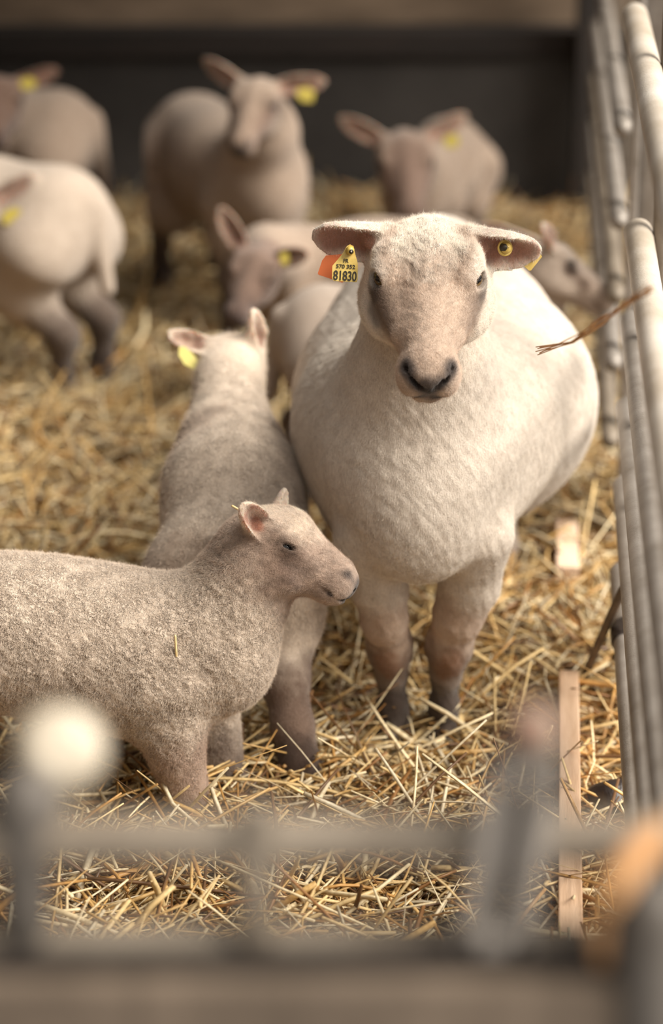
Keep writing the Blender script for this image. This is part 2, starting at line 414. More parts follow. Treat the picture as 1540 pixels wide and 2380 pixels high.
M['twine'] = simple('orange_twine', rgb(190, 146, 100), 0.8, 0.0, rgb(158, 112, 70), 60)
M['post'] = simple('dark_grey_post', rgb(96, 90, 84), 0.6, 0.1, rgb(70, 64, 58), 10)
M['rod'] = simple('dull_rod', rgb(112, 96, 80), 0.6, 0.1, rgb(70, 58, 48), 30)
M['rust'] = simple('rusty_knob', rgb(176, 140, 120), 0.6, 0.1, rgb(120, 92, 78), 20)
M['pale_cap'] = simple('pale_cap', rgb(206, 196, 178), 0.3, 0.0, rgb(170, 158, 140), 20)
M['board_grey'] = simple('old_grey_board', rgb(112, 98, 84), 0.8, 0.0, rgb(82, 70, 58), 5, 0.001, 30, (6, 1, 1))
M['roof_blocker'] = simple('dark_blocker', rgb(70, 64, 58), 0.9)  # for the unseen overhead panels that block daylight

# ------------------------------------------------------------------ plain solids
def tube_np(pts, rad, nseg=12, cap=True):
    """tube along points; rad is a number or one per point; rounded ends"""
    pts = np.asarray(pts, float); n = len(pts); rad = np.full(n, rad) if np.isscalar(rad) else np.asarray(rad, float)
    if cap:
        d0, d1 = unit(pts[0] - pts[1]), unit(pts[-1] - pts[-2])
        e0 = [(pts[0] + d0 * rad[0] * math.sin(a), rad[0] * math.cos(a)) for a in (1.5, 1.05, 0.52)]
        e1 = [(pts[-1] + d1 * rad[-1] * math.sin(a), rad[-1] * math.cos(a)) for a in (0.52, 1.05, 1.5)]
        pts = np.array([p for p, _ in e0] + list(pts) + [p for p, _ in e1]); rad = np.array([r for _, r in e0] + list(rad) + [r for _, r in e1]); n = len(pts)
    tg = np.gradient(pts, axis=0); tg /= np.linalg.norm(tg, axis=1, keepdims=True)
    ref = np.array([0, 0, 1.0]) if abs(tg[0][2]) < 0.9 else np.array([1.0, 0, 0])
    v = []
    for i in range(n):
        a = np.cross(tg[i], ref); a /= np.linalg.norm(a); b = np.cross(tg[i], a)
        for j in range(nseg):
            t = 2 * math.pi * j / nseg; v.append(pts[i] + rad[i] * (a * math.cos(t) + b * math.sin(t)))
    f = []
    for i in range(n - 1):
        for j in range(nseg): f.append((i * nseg + j, i * nseg + (j + 1) % nseg, (i + 1) * nseg + (j + 1) % nseg, (i + 1) * nseg + j))
    return np.array(v), np.array(f)
def tube(name, pts, rad, mat, parent=None, base=(0, 0, 0), nseg=14):
    v, f = tube_np(np.asarray(pts, float) - np.asarray(base, float), rad, nseg)
    return put(name, np_mesh(name, v, f), mat, parent)
def box(name, c, size, mat, parent=None, axes=None, bev=0.003):
    """bevelled box centred at c; rows of axes are its directions"""
    import bmesh
    bm = bmesh.new(); bmesh.ops.create_cube(bm, size=1.0)
    for vv in bm.verts: vv.co = Vector((vv.co.x * size[0], vv.co.y * size[1], vv.co.z * size[2]))
    if bev: bmesh.ops.bevel(bm, geom=bm.edges[:], offset=bev, segments=2, affect='EDGES', profile=0.6)
    me = bpy.data.meshes.new(name); bm.to_mesh(me); bm.free()
    o = put(name, me, mat, parent, tuple(c))
    if axes is not None: o.rotation_euler = Matrix([list(a) for a in axes]).transposed().to_euler()
    return o
def empty(name, loc=(0, 0, 0)):
    o = bpy.data.objects.new(name, None); COL.objects.link(o); o.location = tuple(loc); o.empty_display_size = 0.1; return o


# ------------------------------------------------------------------ short fur and woolly fuzz that stands off the skin
th_ = NT('fur'); th_.set(th_.b, 'Base Color', th_.n('ShaderNodeAttribute', attribute_name='coat').outputs['Color'])
th_.b.inputs['Roughness'].default_value = 0.7; th_.b.inputs['Specular IOR Level'].default_value = 0.25; M['fur'] = th_.m
def fur(name, B, v, f, coat_fn, parent, base, n, len_fn, flow_fn, curl=0.3, rad=0.00011, seed=5, keep_fn=None, tint=1.12, K=4):
    r = np.random.default_rng(seed)
    tri = np.concatenate([f[:, [0, 1, 2]], f[:, [0, 2, 3]]])
    if keep_fn is not None:
        kp = keep_fn(v); tri = tri[(kp[tri].mean(1) > 0.02)]
    else: kp = None
    A, Bv, Cv = v[tri[:, 0]], v[tri[:, 1]], v[tri[:, 2]]
    ar = np.linalg.norm(np.cross(Bv - A, Cv - A), axis=1)
    if kp is not None: ar = ar * kp[tri].mean(1)
    ci = r.choice(len(tri), n, p=ar / ar.sum()); a, b = r.random(n), r.random(n); sw = a + b > 1; a[sw] = 1 - a[sw]; b[sw] = 1 - b[sw]
    p = A[ci] + (Bv - A)[ci] * a[:, None] + (Cv - A)[ci] * b[:, None]
    nrm = B.grad(p); L = len_fn(p) * r.uniform(0.6, 1.25, n)
    fl = flow_fn(p, nrm); fl = fl - nrm * (fl * nrm).sum(1, keepdims=True)
    d = nrm * r.uniform(0.35, 0.9, n)[:, None] + fl + r.normal(0, curl, (n, 3)); d /= np.linalg.norm(d, axis=1, keepdims=True)
    d2 = r.normal(0, curl, (n, 3))
    pts = np.zeros((n, K, 3), np.float32)
    for k in range(K):
        t = k / (K - 1); pts[:, k] = p - nrm * 0.0006 + d * (L * t)[:, None] + (d2 + fl * 0.5) * (L * t * t)[:, None]
    hc = bpy.data.hair_curves.new(name); hc.add_curves([K] * n)
    hc.points.foreach_set('position', (pts - base).astype(np.float32).ravel())
    ra = hc.attributes.get('radius') or hc.attributes.new('radius', 'FLOAT', 'POINT')
    ra.data.foreach_set('value', np.tile(np.linspace(1.0, 0.25, K) * rad, n).astype(np.float32))
    c = np.ones((n, 4), np.float32); c[:, :3] = np.clip(coat_fn(p) * r.uniform(0.85, 1.1, (n, 1)) * tint, 0, 0.92)
    ca_ = hc.attributes.new('coat', 'FLOAT_COLOR', 'CURVE'); ca_.data.foreach_set('color', c.ravel())
    o = bpy.data.objects.new(name, hc); COL.objects.link(o); hc.materials.append(M['fur']); o.parent = parent
    return o
# ================================================================== the setting
YW = 6.62                                             # back wall
def hz(x, y):
    x = np.asarray(x, float); y = np.asarray(y, float)
    return (0.016 * np.sin(3.1 * x + 1.3 * y + 0.6) * np.sin(2.3 * y - 1.1 * x) + 0.010 * np.sin(7.3 * x - 4.1 * y + 2) +
            0.008 * np.sin(9.1 * y + 5.2 * x) + 0.006 * np.sin(17 * x + 13 * y) + 0.05 * np.clip((y - 5.2) / 1.3, 0, 1) ** 1.5 * (0.6 + 0.4 * np.sin(5 * x)))
gx, gy = np.meshgrid(np.linspace(-2.6, 2.2, 120), np.linspace(0.9, YW + 0.02, 140), indexing='ij')
gv = np.stack([gx, gy, hz(gx, gy) - 0.030], -1).reshape(-1, 3)
ii = np.arange(119 * 139); a = (ii // 139) * 140 + ii % 139
fl = put('floor', np_mesh('floor', gv, np.stack([a, a + 140, a + 141, a + 1], 1)), M['soil']); tag(fl, kind='structure')

o = box('wall_back', (-0.4, YW + 0.08, 0.19), (4.6, 0.16, 0.52), M['concrete'], bev=0.006); tag(o, kind='structure')
o = box('trim_1', (-0.4, YW + 0.06, 0.462), (4.6, 0.16, 0.072), M['beam'], bev=0.006); tag(o, kind='structure')
wb = empty('wall_back_boards', (-0.4, YW + 0.09, 0.5)); wb.name = 'wall_boards'; tag(wb, kind='structure')
for i in range(12):
    z = 0.03 + 0.157 * i
    b_ = box('board', (0, 0.006 * (i % 2), z + 0.05), (4.6, 0.03, 0.158), M['boards'], wb, bev=0.004)
    b_['kind'] = 'structure'
o = box('wall_left_blocker', (-2.60, 1.8, 1.14), (0.1, 9.8, 2.56), M['boards']); tag(o, kind='structure')  # unseen wall added, lengthened to cut light from the left
o = box('ceiling_blocker', (-0.5, 6.0, 2.35), (4.4, 2.4, 0.08), M['roof_blocker']); tag(o, kind='structure')  # unseen panel added to dim daylight over the rear
o = box('roof_blocker', (-1.70, 0.9, 2.42), (1.9, 8.0, 0.08), M['roof_blocker']); tag(o, kind='structure')  # unseen cover added overhead to keep sky light off the left
o = box('wall_front_blocker', (-1.0, -3.0, 1.20), (3.1, 0.1, 2.4), M['boards']); tag(o, kind='structure')  # unseen wall added behind the camera to block fill light
o = box('trim_2', (0.690, YW - 0.06, 0.50), (0.055, 0.08, 1.1), M['dark_steel'], bev=0.004); tag(o, kind='structure')

# ---- straw bedding: thousands of stalks lying over one another
def stalks(n, xr, yr, seed, lift=(-0.02, 0.028), Lr=(0.04, 0.20), tilt=0.34, wr=(0.0013, 0.0030), dens=None):
    r = np.random.default_rng(seed)
    y = r.uniform(*yr, n); 
    half = 0.145 * (y + 0.55) + 0.42
    x = r.uniform(-1, 1, n) * half + 0.0
    L = r.uniform(*Lr, n) * (0.7 + 0.6 * r.random(n)); w = r.uniform(*wr, n); w *= np.where(r.random(n) < 0.16, 1.7, 1.0)
    th = r.uniform(0, 2 * np.pi, n); el = r.normal(0, tilt, n); 
    z = hz(x, y) + r.uniform(*lift, n) + 0.25 * L * np.abs(np.sin(el)) * 0.6
    d = np.stack([np.cos(th) * np.cos(el), np.sin(th) * np.cos(el), np.sin(el)], 1)
    side = np.stack([-np.sin(th), np.cos(th), np.zeros(n)], 1); upv = np.cross(d, side)
    roll = r.uniform(-0.9, 0.9, n)[:, None]; s1 = side * np.cos(roll) + upv * np.sin(roll); u1 = np.cross(d, s1)
    flat = np.where(r.random(n) < 0.45, 0.28, 0.8)
    bend = r.normal(0, 0.12, n); kink = np.where(r.random(n) < 0.18, r.normal(0, 0.5, n), 0)
    K = 5; V = np.zeros((n, K, 4, 3), np.float32)
    c0 = np.stack([x, y, z], 1)
    for k in range(K):
        t = k / (K - 1) - 0.5
        off = bend * (t * t * 4 - 0.3) * 0.3 + kink * max(t - 0.05, 0)
        c = c0 + d * (L * t)[:, None] + s1 * (off * L)[:, None] - np.stack([0 * x, 0 * x, np.abs(bend) * L * t * t * 1.2], 1)
        ww = w * (1.0 if 0 < k < K - 1 else 0.8)
        for j, (p, q) in enumerate(((1, 0), (0, 1), (-1, 0), (0, -1))):
            V[:, k, j] = c + s1 * (p * ww)[:, None] + u1 * (q * ww * flat)[:, None]
    base = (np.arange(n) * K * 4)[:, None, None]
    k = np.arange(K - 1)[None, :, None] * 4; j = np.arange(4)[None, None, :]; j2 = (j + 1) % 4
    F = np.stack([base + k + j, base + k + j2, base + k + 4 + j2, base + k + 4 + j], -1).reshape(-1, 4)
    caps = np.concatenate([base[:, 0] + np.array([[3, 2, 1, 0]]), base[:, 0] + (K - 1) * 4 + np.array([[0, 1, 2, 3]])])
    pal = np.array([rgb(240, 222, 182), rgb(228, 200, 146), rgb(212, 174, 112), rgb(190, 146, 86), rgb(150, 106, 58), rgb(222, 208, 178), rgb(112, 82, 54)])
    ci = r.choice(len(pal), n, p=[0.22, 0.23, 0.17, 0.11, 0.09, 0.10, 0.08])
    c = pal[ci] * r.uniform(0.8, 1.15, (n, 1))
    V[..., 1] = np.minimum(V[..., 1], YW - 0.012)
    return V.reshape(-1, 3), np.concatenate([F, caps]), np.repeat(c, K * 4, axis=0)
ts = NT('straw'); ca = ts.n('ShaderNodeAttribute', attribute_name='coat').outputs['Color']; ob = ts.obj()
ts.set(ts.b, 'Base Color', ts.mix(1.0, ca, ts.ramp(ts.noise(ob, 160, 3).outputs[0], [(0.3, (0.72, 0.66, 0.58)), (0.6, (1, 1, 1))]), 'MULTIPLY'))
ts.b.inputs['Roughness'].default_value = 0.42; ts.b.inputs['Specular IOR Level'].default_value = 0.45
M['straw'] = ts.m
sv, sf, sc_ = [], [], []; off = 0
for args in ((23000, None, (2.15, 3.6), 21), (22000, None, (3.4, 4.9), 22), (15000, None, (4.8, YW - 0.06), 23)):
    v, f, c = stalks(args[0], args[1], args[2], args[3]); c = c * {21: 0.92, 22: 0.80, 23: 0.72}[args[3]]; sv.append(v); sf.append(f + off); sc_.append(c); off += len(v)  # farther batches darker: shading put into the straw colour
# looser, longer stalks on top
for args in ((1500, None, (2.15, 4.6), 24), (700, None, (4.4, YW - 0.15), 25), (160, None, (5.9, YW - 0.12), 26)):
    v, f, c = stalks(args[0], args[1], args[2], args[3], lift=(0.015, 0.05), Lr=(0.08, 0.24), tilt=0.42, wr=(0.0014, 0.0034)); sv.append(v); sf.append(f + off); sc_.append(c); off += len(v)
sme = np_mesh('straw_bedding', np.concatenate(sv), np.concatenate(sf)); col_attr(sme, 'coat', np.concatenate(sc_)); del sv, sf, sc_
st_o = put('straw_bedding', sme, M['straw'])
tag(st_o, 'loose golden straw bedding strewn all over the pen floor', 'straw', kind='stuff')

# ---- the hurdles along the right side: tubes running away from the camera
FD = unit(ray(1280, -850) * np.array([1, 1, 0])); FN = V3(FD[1], -FD[0], 0)      # along the fence / towards the passage
F0 = FN * 0.1465
RZ = [0.165, 0.306, 0.430, 0.562, 0.722, 0.955]
def at_fence(t, z, side=0.0): return F0 + FD * t + FN * side + V3(0, 0, z)
def hurdle(name, t0, t1, mats, rads, ends, label, zs=RZ):
    rt = empty(name, at_fence((t0 + t1) / 2, 0)); base = at_fence((t0 + t1) / 2, 0)
    for z, m, rr, e in zip(zs, mats, rads, ends):
        tube('rail', [at_fence(t, z) for t in np.linspace(t0, e, 9)], rr, M[m], rt, base, 18)
    tag(rt, label, 'fence', 'metal hurdles along the right side'); return rt, base
h1, hb = hurdle('sheep_hurdle', 1.34, 2.85, ['steel', 'steel', 'steel', 'steel', 'white_tube', 'white_tube'], [.0165] * 4 + [.020, .0205],
            [3.45, 3.45, 3.45, 3.45, 3.34, 3.80], 'near metal hurdle of thick pale tubes running along beside the ewe')
for t in (3.30,):
    tube('upright', [at_fence(t, z, 0.032) for z in (0.05, 0.5, 1.06)], 0.014, M['steel_dirty'], h1, hb)
h2, hb2 = hurdle('sheep_hurdle', 4.10, 6.3, ['steel_dirty', 'steel', 'steel_dirty', 'steel', 'steel'], [.0165] * 5, [6.3] * 5,
            'farther metal hurdle of thin grey tubes leading to the dark back wall', RZ[:5])
for t in (4.16, 4.75, 5.5, 6.25):
    box('upright', at_fence(t, 0.46, 0.030) - hb2, (0.035, 0.012, 0.92), M['steel_dirty'], h2, [FD, FN, V3(0, 0, 1)])
po = empty('steel_stanchion', at_fence(3.95, 0, 0.068))
box('post', (0, 0, 0.6), (0.10, 0.014, 1.30), M['steel'], po, [unit(FN + FD * -0.3), unit(FD + FN * 0.3), V3(0, 0, 1)])
box('flange', V3(*(-FN * 0.050 - FD * -0.04)) + V3(0, 0, 0.6), (0.012, 0.10, 1.30), M['steel'], po, [FN, FD, V3(0, 0, 1)])
tag(po, 'wide flat grey steel stanchion behind the ends of the pale tubes', 'post')

# dark rubber clamp round the lowest tube
tc = PZ(1462, 1470, RZ[0])[1] / FD[1]
tube('rail_clamp', [at_fence(tc - .02, RZ[0]), at_fence(tc + .02, RZ[0])], 0.0205, M['dung'], h1, hb)

# ---- the gate across the front, close to the camera
GY = 1.20
gt = empty('front_gate', (0, GY, 0)); gb0 = V3(0, GY, 0)
def G(px, py, dy=0.0): return PY(px, py, GY + dy)
def gz(py): return G(770, py)[2]
def bar(name, a, b, wd, th, mat, parent, dy=0.0):
    """flat bar between two places on the gate"""
    p, q = G(*a, dy), G(*b, dy); d = unit(q - p); n = V3(0, -1, 0); n = unit(n - d * (n @ d)); s_ = np.cross(d, n)
    return box(name, (p + q) / 2 - gb0, (wd, th, np.linalg.norm(q - p)), M[mat], parent, [s_, n, d], 0.002)
for py, rr, dy in ((1952, 0.0150, 0), (2200, 0.0140, 0)):
    z = PY(770, py, GY + dy)[2]
    tube('rail', [(x, dy, z) for x in (-0.40, -0.2, 0, 0.2, 0.42)], rr, M['steel_dirty'], gt)
bar('upright', (600, 1868), (598, 2260), 0.019, 0.010, 'steel_dirty', gt, -0.012)
zt, zb = G(770, 2268, -.03)[2], G(770, 2268, -.03)[2] - .20
box('kick_board', (0.0, -.030, (zt + zb) / 2), (0.80, 0.024, zt - zb), M['board_grey'], gt, None, 0.003)
bar('rail_shadow', (-300, 2242), (1840, 2242), 0.015, 0.010, 'dark_steel', gt, -0.024)  # dark strip added for the shadow below the rail
# left post with its pale cap
tube('post', [G(58, 1862) - gb0, G(58, 2000) - gb0, G(60, 2500) - gb0], [0.0205, 0.0160, 0.0140], M['post'], gt)
cap_b = Body(G(140, 1745, .03) - .05, G(140, 1745, .03) + .05, 0.003)
cap_b.el(G(135, 1740, .03), np.eye(3), V3(.027, .022, .024), .01); cap_b.rc(G(135, 1760, .03), G(110, 1850, .03), .017, .014, .012)
cap_b.rc(G(135, 1735, .008), G(135, 1735, -.03), .009, .008, .008, None, 'sub')
cv, cf = cap_b.mesh(); co_ = put('end_cap', np_mesh('end_cap', cv - gb0, cf), M['pale_cap'], gt)
# slotted latch plate on the right
lt = empty('latch', (0, 0, 0)); lt.parent = gt
bar('plate_bar', (1168, 1775), (1088, 2215), 0.013, 0.008, 'steel', lt, -0.022); bar('plate_bar', (1278, 1775), (1198, 2215), 0.014, 0.008, 'steel', lt, -0.022)
bar('plate_end', (1222, 1752), (1216, 1815), 0.040, 0.008, 'steel', lt, -0.022); bar('plate_end', (1150, 2160), (1143, 2222), 0.040, 0.008, 'steel', lt, -0.022)
bar('slot_backing', (1204, 1840), (1146, 2150), 0.013, 0.010, 'dark_steel', lt, -0.012)  # dark backing plate added so the slot looks dark
tube('sleeve', [G(1238, 1700, .014) - gb0, G(1238, 1700, -.022) - gb0], 0.0165, M['steel_dirty'], lt)
tube('knob', [G(1236, 1694, -.024) - gb0, G(1236, 1694, -.038) - gb0], 0.0115, M['rust'], lt)
tag(gt, 'blurred tube gate with a slotted latch, across the front of the pen', 'gate')
# post and twine at the right end
tube_o = tube('gate_post', [G(1512, 2120, -.03), G(1512, 2300, -.03), G(1512, 2600, -.03)], [0.0215, 0.022, 0.022], M['post']); tag(tube_o, 'round dark grey post at the right end of the blurred front gate', 'post')
tw = tube('baling_twine', [G(1600, 1900, .02), G(1520, 1945, -.008), G(1460, 2010, -.030), G(1415, 2085, -.052), G(1392, 2150, -.048), G(1400, 2230, -.03)], [.0085, .0085, .0095, .008, .005, .004], M['twine'])
tag(tw, 'orange baling twine looped round the grey post of the front gate', 'twine')
# ================================================================== the ewe
UPW = V3(0, 0, 1)
def ewe():
    B = Body((-0.16, 2.72, -0.02), (0.46, 4.06, 0.90), 0.003)
    base = V3(0.14, 3.45, 0.0)
    X = V3(1, 0, 0)
    # barrel: chest, heart girth, full belly, loin, rump
    chest = V3(0.118, 3.14, 0.440); girth = V3(0.135, 3.30, 0.440); belly = V3(0.170, 3.52, 0.410); loin = V3(0.174, 3.70, 0.450); rump = V3(0.170, 3.84, 0.465)
    B.rc(chest, girth, 0.122, 0.155, 0.05, (X, 1.04))
    B.rc(girth, belly, 0.165, 0.185, 0.06, (X, 1.16))
    B.rc(belly, V3(0.174, 3.66, 0.40), 0.186, 0.176, 0.06, (X, 1.17))
    B.rc(belly, loin, 0.170, 0.150, 0.06, (X, 1.08))
    B.rc(loin, rump, 0.150, 0.138, 0.06, (X, 1.02))
    B.rc(V3(0.12, 3.24, 0.53), V3(0.17, 3.82, 0.560), 0.065, 0.062, 0.06)              # backbone
    for e in (-1, 1):                                                                  # shoulders
        B.el(V3(0.122 + e * 0.084, 3.20, 0.43), np.eye(3), V3(0.050, 0.09, 0.14), 0.05)
        B.el(V3(0.172 + e * 0.10, 3.80, 0.36), np.eye(3), V3(0.065, 0.11, 0.15), 0.05)
    B.el(V3(0.120, 3.075, 0.375), np.eye(3), V3(0.080, 0.07, 0.085), 0.05)             # brisket
    # neck
    B.chain([(V3(0.120, 3.16, 0.47), 0.115), (V3(0.122, 3.13, 0.575), 0.088), (V3(0.123, 3.105, 0.665), 0.070)], 0.05)
    # legs
    fl = [(PZ(862, 1250, 0.340), .052), (PZ(884, 1370, 0.255), .034), (PZ(893, 1440, 0.205), .029), (PZ(905, 1500, 0.150), .026), (PZ(909, 1560, .105), .0195), (PZ(912, 1640, .048), .0185), (PZ(916, 1690, .012), .025)]
    fr = [(PZ(1108, 1240, 0.345), .052), (PZ(1090, 1360, 0.255), .039), (PZ(1064, 1430, 0.205), .032), (PZ(1043, 1500, 0.150), .027), (PZ(1036, 1560, .105), .0195), (PZ(1031, 1640, .048), .0175), (PZ(1030, 1680, .016), .023)]
    for leg, yo in ((fl, 0.0), (fr, 0.03)):
        B.chain([(p + V3(0, 0.0, 0), r) for p, r in leg], 0.022)
        p = leg[3][0]; B.el(p + V3(0, -0.006, 0), np.eye(3), V3(.030, .028, .040), 0.015)       # knee
        h0 = leg[6][0]
        B.el(V3(h0[0], h0[1] - 0.006, -0.002), np.eye(3), V3(0.026, 0.036, 0.024), 0.012)      # hoof
        B.rc(V3(h0[0], h0[1] - 0.05, 0.012), V3(h0[0], h0[1] - 0.02, -0.01), 0.003, 0.004, 0.004, None, 'sub')
    for e in (-1, 1):
        B.chain([(V3(.172 + e * .11, 3.80, .30), .085), (V3(.172 + e * .115, 3.74, .22), .05), (V3(.175 + e * .115, 3.86, .14), .027), (V3(.175 + e * .115, 3.84, .05), .021), (V3(.175 + e * .115, 3.825, .005), .027)], 0.03)
    B.rc(V3(.172, 4.0, .47), V3(.172, 4.03, .36), .028, .02, .03)                      # tail
    # head
    f = V3(-0.015, -0.87, -0.49); u = V3(0, -0.49, 0.87)
    O = P(993, 640, 3.10)
    earL = (-1, V3(-0.97, 0.02, 0.05), V3(-0.08, -0.86, -0.42), 0.082, 0.038, 1.0, 0.10)
    earR = (1, V3(0.97, 0.02, -0.20), V3(0.08, -0.86, -0.46), 0.082, 0.038, 1.0, 0.06)
    hp = head(B, O, f, u, 0.93, 1.0, 0.004, (earL, earR), True, 1.13, 1.15, 0.022)
    L = hp['L']
    B.chain([(V3(0.123, 3.105, 0.665), 0.068), (L(-0.055, 0, -0.02), 0.054)], 0.03)
    hs = head_strokes(hp, FACE, 0.55)
    wool_line = L(0.0, 0, 0.05)
    cream2 = CREAM * 0.98
    def coat(v):
        st = [(L(-0.02, 0, 0.012), L(0.10, 0, 0.004), 0.056, 0.022, FACE, 0.9, 0.006), (L(0.10, 0, -0.01), L(0.17, 0, -0.02), 0.050, 0.016, FACE, 0.9, 0.004),
              (L(-0.06, 0, 0.07), L(0.015, 0, 0.075), 0.044, 0.016, CREAM * 1.05, 1.0, 0.006), (L(0.0, 0, 0.062), L(0.036, 0, 0.05), 0.020, 0.014, CREAM, .9, 0.008),
              (L(0.14, 0, -.075), L(0.175, 0, -.072), .012, .012, CREAM, .9, .003),
              (L(0.19, 0, -.053), L(0.175, 0, -.056), .012, .010, NOSE, .8, .003),
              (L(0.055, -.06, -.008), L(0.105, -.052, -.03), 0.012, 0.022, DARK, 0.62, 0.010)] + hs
        for leg in (fl, fr):
            st += [(leg[2][0], leg[3][0], 0.03, 0.05, TAN * .9, 0.55, 0.01), (leg[3][0] + V3(0, 0, -.01), leg[6][0], 0.03, 0.03, BROWN, 0.75, 0.012),
                   (leg[3][0] + V3(0, -.03, -.008), leg[3][0] + V3(0, -.03, -.03), 0.010, 0.02, rgb(150, 102, 66), 0.5, 0.008),
                   (leg[5][0], leg[6][0] + V3(0, 0, -.03), 0.03, 0.03, DARK, 0.8, 0.012)]
        for e in (-1, 1): st.append((V3(.175 + e * .115, 3.86, .14), V3(.175 + e * .115, 3.83, 0), .03, .04, BROWN, .8, .01))
        c = paint(v, CREAM, st + ear_strokes(hp, None, np.array(rgb(176, 120, 98))))
        w = region(v, [(L(0.05, 0, 0.0), L(0.19, 0, -0.02), 0.05, 0.03)])[:, None]
        return c * (1 + w * (.10 * lumps(v, 70, 21) + .08 * lumps(v, 160, 22))[:, None])
    def wool(v):
        fac = region(v, [(L(0.03, 0, -0.02), L(0.19, 0, -0.02), 0.068, 0.02), (fl[3][0], fl[6][0], .05, .05), (fr[3][0], fr[6][0], .05, .05)])
        top = region(v, [(L(-0.06, 0, 0.07), L(0.0, 0, 0.07), 0.05, 0.015)])
        return np.clip(0.45 * (1 - fac) + 1.1 * top, 0, 1.2)
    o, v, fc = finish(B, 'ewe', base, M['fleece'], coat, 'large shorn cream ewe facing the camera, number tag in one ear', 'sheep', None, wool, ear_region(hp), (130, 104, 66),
        lambda v: 0.0022 * lumps(v, 75, 9) * region(v, [(L(-0.04, 0, 0.06), L(0.0, 0, 0.06), 0.055, 0.02)]) + 0.0008 * lumps(v, 40, 10))
    def flen(p): 
        top = region(p, [(L(-0.05, 0, 0.05), L(0.0, 0, 0.06), 0.055, 0.02)])
        return 0.0030 + 0.0025 * top
    def flow(p, n):
        w = region(p, [(L(-0.02, 0, 0), L(0.2, 0, -0.02), 0.08, 0.02)])[:, None]
        return w * (-unit(f)) * 0.9 + (1 - w) * V3(0, 0, -0.8)
    def keep(p):
        hd = region(p, [(L(-0.05, 0, 0), L(0.2, 0, -0.02), 0.13, 0.03)]); ee = ear_region(hp)(p)
        front = np.clip((3.42 - p[:, 1]) / 0.2, 0, 1) * (p[:, 2] > 0.03)
        nose = region(p, [(L(.2, 0, -.012), L(.198, 0, -.044), .012, .010)] + [(c_, c_, .0175 * .93, .010) for c_, *_ in B.eyes])
        return np.clip(0.22 * front + 1.0 * hd, 0, 1) * (1 - 0.55 * ee) * (1 - nose)
    fur('fur', B, v, fc, coat, o, base, 190000, flen, flow, 0.32, 0.00012, 5, keep)
    return o, hp, B, v, base
EWE, EWE_H, EWE_B, EWE_V, EWE_BASE = ewe()

